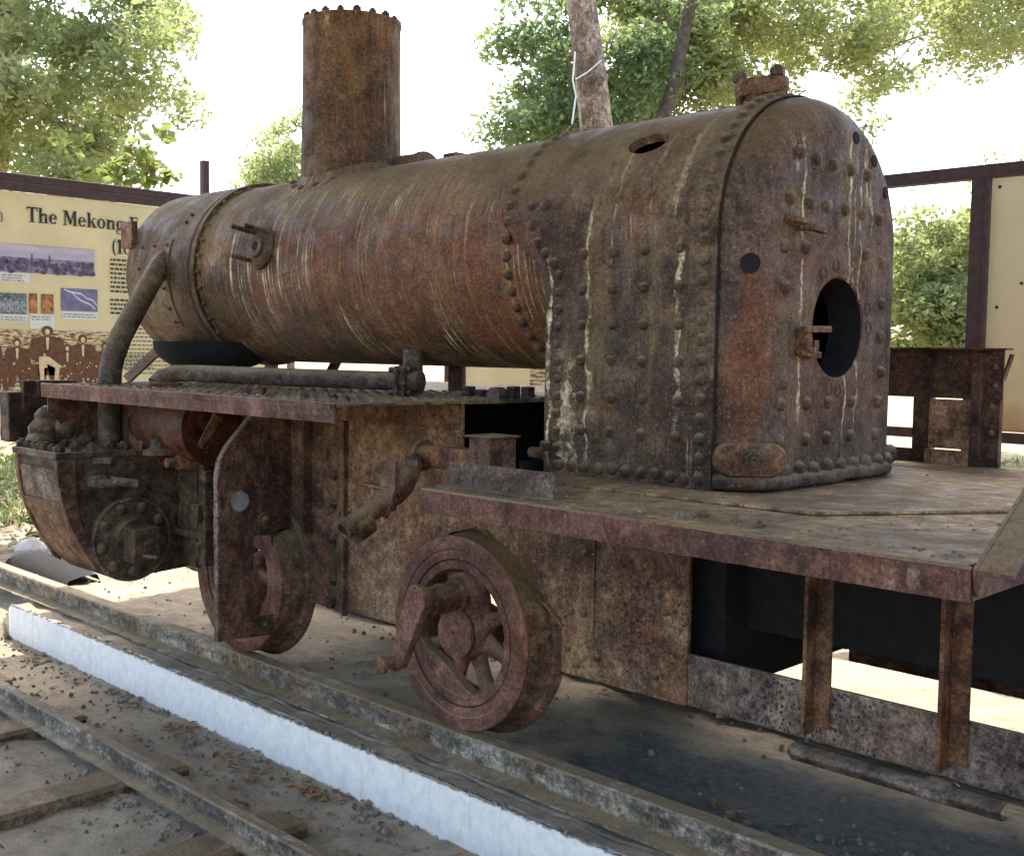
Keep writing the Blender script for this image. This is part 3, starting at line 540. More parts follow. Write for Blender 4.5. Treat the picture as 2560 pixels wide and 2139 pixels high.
# ---- firebox wrapper
def fb_outline(d, n_arc=40, zb=ZFL-.07, n_side=14):   # list of (y,z) from near bottom over the top to far bottom
    r = WF-d; pts = []
    for i in range(n_side): pts.append((YC+r, zb+(ZF-zb)*i/n_side))
    for i in range(n_arc+1): a = PI*i/n_arc; pts.append((YC+r*math.cos(a), ZF+r*math.sin(a)))
    for i in range(1, n_side+1): pts.append((YC-r, ZF-(ZF-zb)*i/n_side))
    return pts
def fb_point(s, d=0):  # s: 0..1 angle-like param on near curved part: degrees
    a = math.radians(s); r = WF-d; return (YC+r*math.cos(a), ZF+r*math.sin(a))
HOLE = (2.335, 43.8, .098, .052)   # x, angle, half size x, half size along arc(m)
def wrapper():
    mb = MB(); out = fb_outline(0, 60, n_side=14); NS = len(out)
    XF = 2.90
    xs = [XS, 2.02, 2.10, 2.19, 2.235, 2.285, 2.335, 2.385, 2.435, 2.48, 2.56, 2.645]
    vs = []; idx = {}
    for i, x in enumerate(xs):
        for j, (y, z) in enumerate(out): idx[i, j] = len(vs); vs.append((x, y, z))
    # angle per arc index: 3 deg each, arc starts at j=14 (0deg)
    jA, jB = 14+int(36/3)-0, 14+int(51/3); iA, iB = 3, 9
    fs = []
    for i in range(len(xs)-1):
        for j in range(NS-1):
            if iA <= i < iB and jA <= j < jB: continue
            fs.append((idx[i, j], idx[i, j+1], idx[i+1, j+1], idx[i+1, j]))
    bnd = [(i, jA) for i in range(iA, iB)]+[(iB, j) for j in range(jA, jB)]+[(i, jB) for i in range(iB, iA, -1)]+[(iA, j) for j in range(jB, jA, -1)]
    ring = []; ring2 = []
    for (i, j) in bnd:
        th = math.atan2((-(14-j)*3-HOLE[1]) * math.radians(1)*WF, xs[i]-HOLE[0])
        x = HOLE[0]+HOLE[2]*.8*math.cos(th); a = HOLE[1]+math.degrees(HOLE[3]*math.sin(th)/WF)
        y, z = fb_point(a); ring.append(len(vs)); vs.append((x, y, z)); y, z = fb_point(a, .03); ring2.append(len(vs)); vs.append((x, y, z))
    nb = len(bnd)
    for k in range(nb):
        a, b = idx[bnd[k]], idx[bnd[(k+1) % nb]]; fs.append((a, b, ring[(k+1) % nb], ring[k])); fs.append((ring[k], ring[(k+1) % nb], ring2[(k+1) % nb], ring2[k]))
    # front: upper part lies over the barrel up to XF, below it turns a rounded corner into the throat plate
    k0 = len(vs); R = .03
    for q in range(0, 6):
        th = q/5*PI/2
        for j, (y, z) in enumerate(out):
            up = max(0, min(1, (z-1.70)/.28)); up = up*up*(3-2*up)
            xe = 2.645+R*math.sin(th); ins = R*(1-math.cos(th))
            yy, zz = y, z
            s_ = -1 if y > YC else 1
            if z <= ZF: yy = y+s_*ins
            else:
                dy, dz = y-YC, z-ZF; l = math.hypot(dy, dz); f_ = (l-ins)/l; yy, zz = YC+dy*f_, ZF+dz*f_
            xu = 2.645+(XF-2.645)*q/5
            vs.append((xe*(1-up)+xu*up, yy*(1-up)+y*up, zz*(1-up)+z*up))
    N = NS
    for j in range(NS-1): fs.append((idx[len(xs)-1, j], idx[len(xs)-1, j+1], k0+j+1, k0+j))
    for q in range(5):
        for j in range(NS-1): a = k0+q*N+j; fs.append((a, a+1, a+N+1, a+N))
    # inward lip to meet the barrel
    kl = len(vs)
    for j in range(NS):
        x, y, z = vs[k0+5*N+j]; dy, dz = y-YC, z-ZB; l = math.hypot(dy, dz); t_ = min(l, RB-.01); f_ = t_/l
        vs.append((x, YC+dy*f_, ZB+dz*f_) if z > 1.5 else (x, YC+dy*.85, z))
    for j in range(NS-1): a = k0+5*N+j; fs.append((a, a+1, kl+j+1, kl+j))
    mb.add(vs, fs); return part('firebox', mb, 'firebox', L, smooth=50)
fbx = wrapper()
# backhead: flanged rounded plate with the fire hole
HY, HZ, HR = -3.335, 1.572, .165
mb = MB(); vs = []; fs = []; NA = 40; base = fb_outline(0, NA, zb=ZFL+.012, n_side=14); NB = len(base)
lay = []
for q in range(0, 9):
    th = q/8*PI/2; ins = .004+(RC-.004)*(1-math.cos(th)); x = XS+.002-(XS-XR)*math.sin(th)
    o_ = fb_outline(ins, NA, zb=ZFL+.012+.03*(1-math.cos(th))*0, n_side=14); lay.append(len(vs)); vs += [(x, y, z) for y, z in o_]
for q in range(8):
    for j in range(NB-1): a = lay[q]+j; b = lay[q+1]+j; fs.append((a, a+1, b+1, b))
# flat face: close polygon (outline + bottom) and bridge to circle
face = [lay[-1]+j for j in range(NB)]; nbot = 11
pL, pR = Vector(vs[face[-1]]), Vector(vs[face[0]])
for i in range(1, nbot): face.append(len(vs)); vs.append(tuple(pL+(pR-pL)*i/nbot))
m1, m2, m3 = [], [], []
for k in face:
    x, y, z = vs[k]; a = math.atan2(z-HZ, y-HY)
    m1.append(len(vs)); vs.append((XR, HY+HR*math.cos(a), HZ+HR*math.sin(a)))
for k in face:
    x, y, z = vs[k]; a = math.atan2(z-HZ, y-HY); m2.append(len(vs)); vs.append((XR+.006, HY+(HR-.006)*math.cos(a), HZ+(HR-.006)*math.sin(a)))
for k in face:
    x, y, z = vs[k]; a = math.atan2(z-HZ, y-HY); m3.append(len(vs)); vs.append((XR+.11, HY+(HR-.006)*math.cos(a), HZ+(HR-.006)*math.sin(a)))
F = len(face)
for k in range(F):
    j = (k+1) % F; fs += [(face[k], face[j], m1[j], m1[k]), (m1[k], m1[j], m2[j], m2[k]), (m2[k], m2[j], m3[j], m3[k])][:2]
mb.add(vs, fs); bh = part('backhead', mb, 'backhead', L, smooth=35, label='purplish end plate with round fire hole')
mb = MB().lathe((XR+.005, HY, HZ), (1, 0, 0), [(0, HR-.0055), (.12, HR-.0055)], 48, cap0=False, cap1=False); part('fire_hole_ring', mb, 'tunnel', bh)
# lower foundation lip (bulged bottom edge of backhead)
mb = MB(); 
path = [(XS, YC+WF-.01, ZFL+.03)]+[(XS-(XS-XR)*math.sin(q/6*PI/2), YC+WF-.01-(RC)*(1-math.cos(q/6*PI/2)), ZFL+.03) for q in range(1, 7)]
path += [(XR, YC+(WF-RC)*(1-2*i/8), ZFL+.03+random.gauss(0, .003)) for i in range(1, 9)]+[(XS-(XS-XR)*math.sin(q/6*PI/2), YC-WF+.01+(RC)*(1-math.cos(q/6*PI/2)), ZFL+.03) for q in range(5, -1, -1)]
mb.tube(path, .024, 12); part('foundation_ring', mb, 'backhead', bh)
# seam between wrapper and backhead
mb = MB(); o_ = fb_outline(-.0015, 60); vs = []
for y, z in o_: vs += [(XS-.001, y, z), (XS+.0065, y, z)]
mb.add(vs, [(2*i, 2*i+1, 2*i+3, 2*i+2) for i in range(len(o_)-1)]); part('seam_gap', mb, 'gap', fbx)
mb = MB(); o1 = fb_outline(-.007, 60); o0 = fb_outline(.002, 60); vs = []
for (y, z), (y0, z0) in zip(o1, o0): vs += [(XS+.006, y0, z0), (XS+.006, y, z), (XS+.105, y, z), (XS+.107, y0, z0)]
mb.add(vs, [(4*i+k, 4*i+k+1, 4*i+k+5, 4*i+k+4) for i in range(len(o1)-1) for k in range(3)]); part('seam_strap', mb, 'firebox', fbx)
# inner firebox (sooty) 
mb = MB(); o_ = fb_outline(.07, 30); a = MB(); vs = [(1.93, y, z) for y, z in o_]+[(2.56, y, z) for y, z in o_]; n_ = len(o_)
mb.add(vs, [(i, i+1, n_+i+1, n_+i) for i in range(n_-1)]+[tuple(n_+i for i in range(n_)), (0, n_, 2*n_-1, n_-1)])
part('inner_firebox', mb, 'soot_and_shade', fbx)
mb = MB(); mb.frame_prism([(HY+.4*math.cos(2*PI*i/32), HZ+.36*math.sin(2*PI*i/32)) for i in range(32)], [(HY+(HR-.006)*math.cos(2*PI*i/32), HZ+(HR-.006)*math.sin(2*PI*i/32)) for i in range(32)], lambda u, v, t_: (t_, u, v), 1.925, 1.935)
part('inner_door_plate', mb, 'soot_and_shade', bh)
# firebox lower half below the floor, coloured black to paint the shaded void
part('ash_pan', MB().box(1.95, 2.72, YC-.4, YC+.4, .44, 1.02), 'soot_and_shade', L, label='dark ash pan under the cab floor')
# rivets on firebox side
def rv_side(x, z, me=RV, sc=1.): inst('rivet', me, fbx, (x, YC+WF, z), (0, 1, 0), sc*random.uniform(.92, 1.06))
def rv_arc(x, ang, me=RV, sc=1., d=0.):
    y, z = fb_point(ang, -d); inst('rivet', me, fbx, (x, y, z), (0, math.cos(math.radians(ang)), math.sin(math.radians(ang))), sc*random.uniform(.92, 1.06))
for x in (2.365, 2.235, 2.10, 2.492):
    for z in (1.69, 1.574, 1.457, 1.336, 1.225): rv_side(x+random.gauss(0, .003), z, RV, .98)
    rv_side(x, 1.808, RV, .98); rv_arc(x, 17)
for k in range(10): rv_side(2.585-k*.0585, 1.102+random.gauss(0, .003), RVB, .93)
for k in range(13): inst('rivet', RV, fbx, (2.005, YC+WF+.007, 1.104+k*.0603), (0, 1, 0), 1.05)
for k in range(19): rv_arc(2.008, 3.5+k*7.0, RV, 1.05, .007)
for k in range(12): rv_side(2.6, 1.10+k*.0585, RV, .85)
for x, z in ((2.625, 1.783), (2.665, 1.82)): rv_side(x, z)
for x, a in ((2.70, 2), (2.735, 9.5), (2.755, 18), (2.69, 17.5), (2.63, 17)): rv_arc(x, a, RV, 1)
for k in range(17): rv_arc(2.862, 5+k*7.2, RV, 1)
for k in range(14): rv_arc(2.30+k*.045, 92, RV, .9)
for k in range(9): rv_arc(2.06+k*.09, 83, RVS, 1.1)
# rivets / stays on backhead
def rv_b(y, z, me=RV, sc=1.): inst('rivet', me, bh, (XR, y, z), (-1, 0, 0), sc*random.uniform(.92, 1.08))
for y, z in ((-3.021, 1.953), (-3.126, 1.951), (-3.237, 1.95), (-3.349, 1.95), (-3.465, 1.945), (-3.583, 1.94),
             (-3.07, 2.095), (-3.165, 2.088), (-3.265, 2.082), (-3.38, 2.08), (-3.49, 2.075), (-2.999, 1.808), (-3.115, 1.812), (-3.50, 1.82), (-3.609, 1.80), (-3.005, 1.686), (-3.009, 1.40),
             (-3.62, 1.661), (-3.618, 1.55), (-3.628, 1.431), (-3.62, 1.33)): rv_b(y, z, RVB, .93)
for z in (1.335, 1.222):
    for y in (-3.0, -3.15, -3.28, -3.43, -3.60): rv_b(y, z, RVB, .88)
for k in range(8): rv_b(-3.03-k*.086, 1.128+random.gauss(0, .004), RVB, 1.1)
for k in range(4):
    th = (k+.7)/4.6*PI/2; inst('rivet', RVB, bh, (XS-(XS-XR)*math.sin(th), YC-WF+RC*(1-math.cos(th)), 1.125), (-math.sin(th), -math.cos(th), 0), 1.1)
# plug rings round the fire hole
ringm = MB().lathe((0, 0, 0), (0, 0, 1), [(0, .021), (.0022, .0205), (.0022, .0185), (.0004, .018)], 20, cap0=False, cap1=False).mesh('stay_ring', M['backhead'])
for a in (82, 58, 110, 135, 160, 178, 268, 284): inst('stay_ring', ringm, bh, (XR-.0002, HY-(HR+.035)*math.cos(math.radians(a)+PI), HZ+(HR+.035)*math.sin(math.radians(a))), (-1, 0, 0))
# hand hole on the curved corner: a black disc painted as its shaded inside
th = math.radians(40); pc = Vector((XS-(XS-XR)*math.sin(th)-.0, YC+WF-RC*(1-math.cos(th)), 1.752)); nn = Vector((-math.sin(th), math.cos(th), 0))
mb = MB().lathe(pc-nn*.004, nn, [(0, .030), (.006, .030), (.0065, .0262), (.0062, .0)], 28, cap0=False, cap1=False)
part('plug_hole_shade', mb, 'soot_and_shade', bh)
for ang in (103.5, 126, 147):
    a = math.radians(ang); th = math.radians(84); xx = XS-(XS-XR)*math.sin(th); rr = WF-RC*(1-math.cos(th)); nn = Vector((-math.sin(th), math.cos(th)*math.cos(a), math.cos(th)*math.sin(a)))
    pc = Vector((xx, YC+rr*math.cos(a), ZF+rr*math.sin(a))); part('gauge_hole_shade', MB().lathe(pc-nn*.012, nn, [(0, .020), (.0125, .020), (.0127, 0)], 20, cap0=False, cap1=False), 'soot_and_shade', bh)  # no real opening: black discs paint the shade of small holes
# oval mud-hole door
pc = Vector((XS-.065, YC+WF-.055, 1.165)); nn = Vector((-.72, .69, 0)).normalized(); tx = Vector((-.69, -.72, 0)).normalized()
pc = Vector((1.862, -2.905, 1.17))
mb = MB(); prof = [(-.02, 1.), (.012, 1.0), (.022, .93), (.024, .8)]; vs = []; nO = 40
def oval(i, f_): a = 2*PI*i/nO; cx = math.cos(a); s_ = math.sin(a); return tx*(.055*math.copysign(1, cx)*(abs(cx) > 1e-6)+.055*cx)*f_+Vector((0, 0, .052))*s_*f_
for (t_, f_) in prof:
    for i in range(nO): vs.append(pc+nn*t_+oval(i, f_))
fs = [(j*nO+i, j*nO+(i+1) % nO, (j+1)*nO+(i+1) % nO, (j+1)*nO+i) for j in range(3) for i in range(nO)]+[tuple(3*nO+i for i in range(nO))]
mb.add(vs, fs); md_ = part('mud_hole_door', mb, 'casting', bh, label='oval bolted cover at the bottom corner')
part('washer', MB().lathe(pc+nn*.024, nn, [(0, .034), (.008, .032)], 24), 'casting', md_); inst('bolt', HX, md_, pc+nn*.032, nn, 1.2); part('stud', MB().cyl(pc+nn*.05, pc+nn*.085, .014, n=10), 'casting', md_)
# hinge pegs, latch bracket
mb = MB().cyl((XR+.0, -2.995, 1.885), (XR-.012, -3.05, 1.885), .012, n=10).bar((XR-.03, -2.99, 1.887), (XR-.03, -3.075, 1.884), .022, .016).bar((XR-.045, -3.07, 1.868), (XR-.045, -3.15, 1.862), .024, .018).cyl((XR+.01, -3.06, 1.87), (XR-.05, -3.075, 1.868), .012, n=10)
part('gauge_peg', mb, 'casting', bh, bev=.002)
mb = MB().bar((XR-.035, -3.06, 1.562), (XR-.035, -3.205, 1.565), .03, .02).box(XR-.04, XR, -3.075, -3.105, 1.48, 1.565).box(XR-.04, XR+.005, -3.10, -3.165, 1.475, 1.495).box(XR-.03, XR, -3.14, -3.165, 1.49, 1.53).cyl((XR, -3.09, 1.5), (XR-.06, -3.09, 1.5), .01, n=8)
part('door_latch', mb, 'casting', bh, bev=.003, label='small bracket latch beside the fire hole')
# safety valve flange on top
c = Vector((2.13, YC, 2.33)); mb = MB()
vs = []; nO = 40
for z, f_ in ((0, .94), (.012, 1.), (.045, 1.), (.055, .93)):
    for i in range(nO):
        a = 2*PI*i/nO; r = .075+.03*abs(math.cos(a))**3; vs.append((c.x+r*math.cos(a)*f_*.95, c.y+r*.75*math.sin(a)*f_, 2.347+z))
fs = [(j*nO+i, j*nO+(i+1) % nO, (j+1)*nO+(i+1) % nO, (j+1)*nO+i) for j in range(3) for i in range(nO)]+[tuple(3*nO+i for i in range(nO)), tuple(range(nO))]
mb.add(vs, fs).cyl((c.x, c.y, 2.29), (c.x, c.y, 2.35), .055, .05)
sf = part('valve_flange', mb, 'casting', L, label='oval bolted flange on top of the firebox')
for dx in (-.072, .072):
    for dy in (-.03,) if dx < 0 else (.0,):
        inst('bolt', HXL, sf, (c.x+dx, c.y+.02, 2.402), (0, 0, 1), .85); part('stud', MB().cyl((c.x+dx, c.y+.02, 2.31), (c.x+dx, c.y+.02, 2.38), .014, n=10), 'casting', sf)
# washout plugs front bottom left of firebox
part('washout_plug', MB().lathe((2.60, -2.99, 1.12), (1, .15, 0), [(0, .06), (.09, .055), (.1, .03), (.16, .03), (.165, .022), (.22, .02)], 14), 'casting', L)
part('washout_plug', MB().lathe((2.62, -2.90, 1.16), (.6, 1, 0), [(0, .035), (.03, .035), (.035, .02), (.07, .018)], 10), 'casting', L)
part('washout_plug', MB().lathe((1.95, YC-WF, 1.13), (-.3, -1, 0), [(0, .07), (.05, .065), (.06, .04), (.12, .035)], 12), 'bolt', L)

# ---- cab floor
mb = MB().box(.92, 2.56, -4.44, -2.226, 1.055, ZFL)
cf = part('cab_floor', mb, 'floor', L, bev=.002)
part('deck_debris', DECK, 'gravel', L, kind='stuff', label='crumbs of dirt lying on the floor plates')
# thin raised plate lying on the floor
mb = MB(); P = [(1.02, -3.3), (1.48, -2.62), (2.48, -2.60), (2.5, -2.72), (1.75, -2.78), (1.70, -3.6), (1.3, -3.9)]
mb.prism(P, lambda u, v, t_: (u, v, t_+.003*math.sin(u*9)), ZFL+.001, ZFL+.008); part('cover_plate', mb, 'floor', L)
mb = MB(); n_ = 60; vs = []
for i in range(n_+1):
    x = 2.565-(2.565-.905)*i/n_; zz = random.gauss(0, .0005); vs += [(x, -2.220, ZFL+.002+zz*.5), (x, -2.214, ZFL-.004+zz), (x, -2.218, .998+zz), (x, -2.228, .998)]
mb.add(vs, [(4*i+k, 4*i+4+k, 4*i+5+k, 4*i+1+k) for i in range(n_) for k in range(3)]); part('floor_valance', mb, 'paint', L, label='red-brown angle along the cab floor edge', smooth=40)
part('valance_flange', MB().box(.92, 2.55, -2.30, -2.23, .998, 1.006), 'paint', L)
part('floor_angle', MB().box(2.13, 2.56, -2.335, -2.329, ZFL, ZFL+.075).box(2.13, 2.56, -2.329, -2.27, ZFL, ZFL+.006), 'bar', L)
part('floor_rag', MB().tube([(2.16, -2.43, 1.078), (2.1, -2.42, 1.084), (2.0, -2.45, 1.078), (1.94, -2.44, 1.08)], .01, 8), 'rag', L) if 0 else None
for x, y in ((1.55, -2.36), (1.47, -2.345), (1.66, -2.38)): inst('bolt', HXR, cf, (x, y, ZFL), (0, 0, 1), .8+.2*random.random(), random.random())
# rear end beam & diagonal brace at the rear corner
part('rear_beam', MB().box(.905, .918, -4.44, -2.23, 1.0, 1.052), 'paint', L)
mb = MB().prism([(-2.214, 1.066), (-2.70, 1.345), (-2.70, 1.295), (-2.23, 1.008)], lambda a, b, t_: (t_, a, b), .893, .903).prism([(-2.214, 1.066), (-2.70, 1.345), (-2.70, 1.335), (-2.214, 1.056)], lambda a, b, t_: (t_, a, b), .82, .893)
part('corner_brace', mb, 'paint', L, label='angle iron rising from the rear corner of the floor', bev=.002)
# far side bunker sheet
YB = -4.36
bk = part('side_sheet', MB().box(1.69, 2.75, YB-.008, YB, 1.325, 1.515), 'bunker', L, label='dark remains of the far cab side with openings')
part('post', MB().box(1.965, 2.035, YB-.01, YB+.012, ZFL, 1.325), 'bunker', bk)
part('sill', MB().box(2.035, 2.75, YB-.01, YB+.01, ZFL, 1.12), 'bunker', bk)
part('rail_bar', MB().box(2.035, 2.75, YB-.3, YB-.28, 1.20, 1.235), 'framewood', bk) if 0 else None
part('pale_sheet', MB().box(1.79, 1.965, YB+.012, YB+.02, ZFL+.06, 1.322).box(1.79, 1.965, YB+.012, YB+.05, ZFL, ZFL+.055), 'bunkerpale', bk, label='pale brown square sheet')
part('corner_post', MB().box(1.69, 1.755, YB-.01, YB+.02, ZFL, 1.325).box(1.755, 1.79, YB-.01, YB+.05, ZFL, 1.5), 'bunker', bk)
part('top_ledge', MB().box(1.665, 2.75, YB-.02, YB+.04, 1.515, 1.522).bar((1.66, YB, 1.5), (1.69, YB, 1.40), .03, .008), 'bunker', bk)
for x, z in ((2.005, 1.48), (2.075, 1.378), (2.03, 1.376)): part('bolt_hole', MB().cyl((x, YB+.0005, z), (x, YB+.0015, z), .009, n=10), flat('daylight_through_hole', (.8, .76, .66), .9, .05) if 'dh' not in M else M['dh'], bk) if 0 else None
for x, z in ((1.72, 1.45), (1.72, 1.38), (1.72, 1.3), (1.72, 1.2), (1.83, 1.46), (1.9, 1.48)): inst('rivet', RVS, bk, (x, YB+.02 if x < 1.76 and z < 1.33 else YB, z), (0, 1, 0), 1)

# ---- running board
RZ = 1.302
rb = part('running_board', MB().box(2.99, 5.25, -4.44, -2.224, RZ-.01, RZ), 'deck', L, bev=.002)
mb = MB(); n_ = 70; vs = []
for i in range(n_+1):
    x = 5.27-(5.27-3.0)*i/n_; zz = random.gauss(0, .0004); vs += [(x, -2.222, RZ+.004+zz), (x, -2.215, RZ-.001+zz), (x, -2.219, RZ-.0625+zz), (x, -2.23, RZ-.0625)]
mb.add(vs, [(4*i+k, 4*i+4+k, 4*i+5+k, 4*i+1+k) for i in range(n_) for k in range(3)]+[(4*n_, 4*n_+1, 4*n_+2, 4*n_+3)]); part('board_valance', mb, 'paint', L, label='red-brown angle along the running board edge', smooth=40)
part('valance_lap', MB().box(3.01, 5.15, -2.2155, -2.212, RZ-.018, RZ+.002), 'paint', L)
part('board_rear_edge', MB().box(2.982, 2.992, -4.4, -2.80, RZ-.012, RZ+.003), 'deck', L)
mb = MB()
for i in range(24):
    for j in range(12):
        x = 3.04+i*.09+(.045 if j % 2 else 0); y = -2.30-j*.095
        if x < 5.2: mb.lathe((x, y, RZ), (0, 0, 1), [(0, .013), (.005, .010), (.007, .004)], 7, cap0=False)
part('deck_studs', mb, 'deck', rb, kind='stuff')
for x, y in ((3.83, -2.42), (3.75, -2.415)): inst('bolt', HXL, rb, (x, y, RZ+.002), (0, 0, 1), .95, .3)
for x, y in ((3.45, -2.42), (3.34, -2.47), (3.6, -2.36), (3.2, -2.42)): inst('bolt', HX, rb, (x, y, RZ), (0, 0, 1), .6, .3)
for x, y in ((3.32, -3.12), (3.27, -3.14), (3.05, -3.1), (3.03, -3.16)):
    part('small_clip', MB().box(x-.02, x+.02, y-.02, y+.02, RZ, RZ+.02+random.random()*.03), 'bolt', rb, bev=.004)
part('clamp', MB().lathe((3.06, -3.05, RZ+.01), (0, 1, 0), [(0, .035), (.05, .035)], 14), 'bolt', rb)
# gusset under the front of the board
mb = MB().prism([(-2.235, RZ-.06), (-2.235, 1.17), (-2.42, .995), (-2.62, .995), (-2.62, RZ-.06)], lambda u, v, t_: (t_, u, v), 5.235, 5.245)
mb.prism([(5.24, RZ-.06), (5.24, 1.2), (5.0, 1.0), (4.85, 1.0), (4.85, RZ-.06)], lambda u, v, t_: (u, t_, v), -2.5, -2.508)
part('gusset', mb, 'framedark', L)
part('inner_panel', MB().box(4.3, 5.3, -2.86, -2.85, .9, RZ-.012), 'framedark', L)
# horizontal pipe on the board
zp = 1.36
mb = MB().tube([(4.66, -2.47, 1.315), (4.66, -2.50, 1.345), (4.62, -2.54, 1.362), (4.50, -2.57, 1.366), (4.1, -2.68, 1.362), (3.6, -2.82, 1.36), (3.44, -2.87, 1.36)], .038, 16)
hp = part('exhaust_pipe', mb, 'pipe', L, smooth=60)
part('pipe_flange', MB().box(4.58, 4.75, -2.56, -2.40, RZ, RZ+.022), 'paint', hp, bev=.004)
d = Vector((-.95, -.28, 0)).normalized(); p = Vector((3.44, -2.87, 1.36))
for k in (0, .035): 
    cl = part('clamp', MB().obox(p+d*k, d, (0, 0, 1), d.cross(Vector((0, 0, 1))), .010, .06, .05), 'bolt', hp, bev=.008)
for dz in (-.045, .045): part('bolt', MB().cyl(p+Vector((0, .03, dz))-d*.03, p+Vector((0, .03, dz))+d*.07, .011, n=8), 'bolt', hp)
part('riser_pipe', MB().cyl((3.44, -2.87, 1.36), (3.36, -2.90, 1.36), .042), 'pipe', L); part('riser_pipe', MB().cyl((3.62, -3.08, RZ), (3.62, -3.08, 1.485), .042), 'pipe', L)
part('riser_pipe', MB().cyl((3.9, -3.3, RZ), (3.9, -3.3, 1.45), .05), 'pipe', L); part('riser_pipe', MB().cyl((3.75, -3.45, RZ), (3.75, -3.45, 1.45), .04), 'paint', L)
# steam pipe from smokebox to cylinder
mb = MB().tube([(5.34, -2.90, 1.93), (5.33, -2.86, 1.90), (5.27, -2.77, 1.80), (5.17, -2.64, 1.66), (5.10, -2.53, 1.53), (5.07, -2.475, 1.43), (5.06, -2.455, 1.36), (5.06, -2.45, 1.2), (5.06, -2.45, 1.0)], .052, 20)
part('steam_pipe', mb, 'pipe', L, smooth=60, label='thick grey pipe from smokebox down to cylinder')
# red tank under the board
mb = MB().lathe((4.50, -2.66, 1.122), (1, .06, 0), [(-.0, .02), (.0, .160), (.25, .165), (.40, .155), (.50, .13), (.56, .095), (.60, .05), (.61, .01)], 36)
part('hanging_tank', mb, 'glossred', L, smooth=50, label='rounded red-brown tank hanging under the running board')
part('tank_spigot', MB().lathe((4.72, -2.52, .995), (0, 0, 1), [(0, .075), (.02, .07), (.03, .045), (.07, .04)], 20), 'pipe', L)

# ---- main frames
YFR = -2.83
def fn_frame(y): return lambda u, v, t_: (u, y+t_, v)
def main_frame(y, near=True):
    # (x,z) polygon with wheel cut-outs
    P = [(2.01, .40), (2.01, 1.05), (3.04, 1.05), (3.04, 1.29), (5.55, 1.29), (5.55, .86), (5.0, .70), (4.86, .70), (4.72, .80), (4.5, .86), (4.25, .86), (3.99, .67), (3.80, .40),
         (3.315, .405), (3.314, .50), (3.284, .608), (3.206, .726), (3.088, .808), (2.97, .838), (2.90, .838), (2.53, .575), (2.53, .40)]
    return MB().prism(P, fn_frame(y), -.008, .008)
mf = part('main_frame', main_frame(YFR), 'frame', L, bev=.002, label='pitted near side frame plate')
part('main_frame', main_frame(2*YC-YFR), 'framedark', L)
# plates, angles, straps on the near frame
part('frame_angle', MB().box(3.045, 4.2, YFR+.008, YFR+.016, 1.20, 1.29).box(3.045, 4.2, YFR+.008, YFR+.07, 1.282, 1.29), 'casting', mf)
for k in range(12): inst('rivet', RVS, mf, (3.1+k*.085, YFR+.016, 1.245), (0, 1, 0), 1)
part('frame_strip', MB().box(3.735, 3.97, YFR+.008, YFR+.018, .40, 1.19), 'framedark', mf, bev=.002)
part('frame_strip', MB().box(3.72, 3.735, YFR+.008, YFR+.03, .385, 1.19).box(3.96, 3.972, YFR+.008, YFR+.06, .70, 1.2), 'framedark', mf)
part('frame_plate', MB().box(3.05, 3.71, YFR+.008, YFR+.013, .865, 1.195), 'frame', mf, bev=.001)
for z in (1.10, .99, .90): inst('rivet', RV, mf, (3.90, YFR+.018, z), (0, 1, 0), .95)
for z in (.96, .84, .69, .52): inst('bolt', HX, mf, (3.80, YFR+.018, z), (0, 1, 0), .95, .4)
for z in (.79, .75): inst('rivet', RV, mf, (3.895, YFR+.018, z), (0, 1, 0), .95)
inst('bolt', HXL, mf, (3.81, YFR+.018, .43), (0, 1, 0), .9)
inst('rivet', RV, mf, (3.13, YFR+.018, 1.10), (0, 1, 0), 1)
part('repair_patch', MB().box(2.385, 2.525, YFR+.008, YFR+.014, .56, .90), 'frame', mf, bev=.001)
for x, z in ((2.43, .62), (2.48, .62), (2.43, .82), (2.50, .49), (2.37, .48), (2.13, .47), (2.1, .68), (2.46, .44)): inst('rivet', RVS, mf, (x, YFR+(.014 if 2.385 < x < 2.525 and z > .56 else .008), z), (0, 1, 0), 1.2)
# guard strips along the cut-outs
part('horn_guide', MB().bar((2.90, YFR+.012, .84), (2.53, YFR+.012, .577), .03, .008, (0, 0, 1)).bar((2.53, YFR+.012, .577), (2.515, YFR+.012, .56), .03, .008), 'casting', mf)
part('horn_guide', MB().bar((4.03, YFR+.012, .72), (3.80, YFR+.012, .41), .03, .008, (0, 0, 1)), 'casting', mf)
# rear lower bar and uprights
bar = part('lower_bar', MB().box(.2, 2.01, YFR-.008, YFR+.006, .405, .565), 'bar', L, bev=.002, label='pitted grey-brown bar along the rear bottom')
part('lower_bar', MB().box(.2, 2.0, 2*YC-YFR-.008, 2*YC-YFR+.008, .36, 1.05), 'bunker', L, label='dark far side rear plate')
for x in (1.575, 1.19): part('upright', MB().box(x, x+.012, YFR+.006, YFR+.062, .43, 1.05).box(x-.05, x, YFR+.007, YFR+.016, .45, 1.05), 'casting', L, bev=.002, label=None)
part('shade_backdrop', MB().box(.2, .215, -3.85, -2.4, .30, .99), 'soot_and_shade', L)  # black sheet added as a backdrop, painting the shade under the floor
part('draw_box', MB().box(.2, 1.95, -3.75, -3.05, .62, 1.04), 'soot_and_shade', L)  # box coloured black as painted shade below the cab
part('frame_stretcher', MB().box(2.74, 2.76, 2*YC-YFR+.01, YFR-.01, .42, 1.1), 'soot_and_shade', L); part('frame_stretcher', MB().box(3.55, 3.57, 2*YC-YFR+.01, YFR-.01, .42, 1.28), 'soot_and_shade', L); part('frame_stretcher', MB().box(4.95, 4.97, 2*YC-YFR+.01, YFR-.01, .62, 1.28), 'framedark', L)  # black stretchers paint the shade between the frames
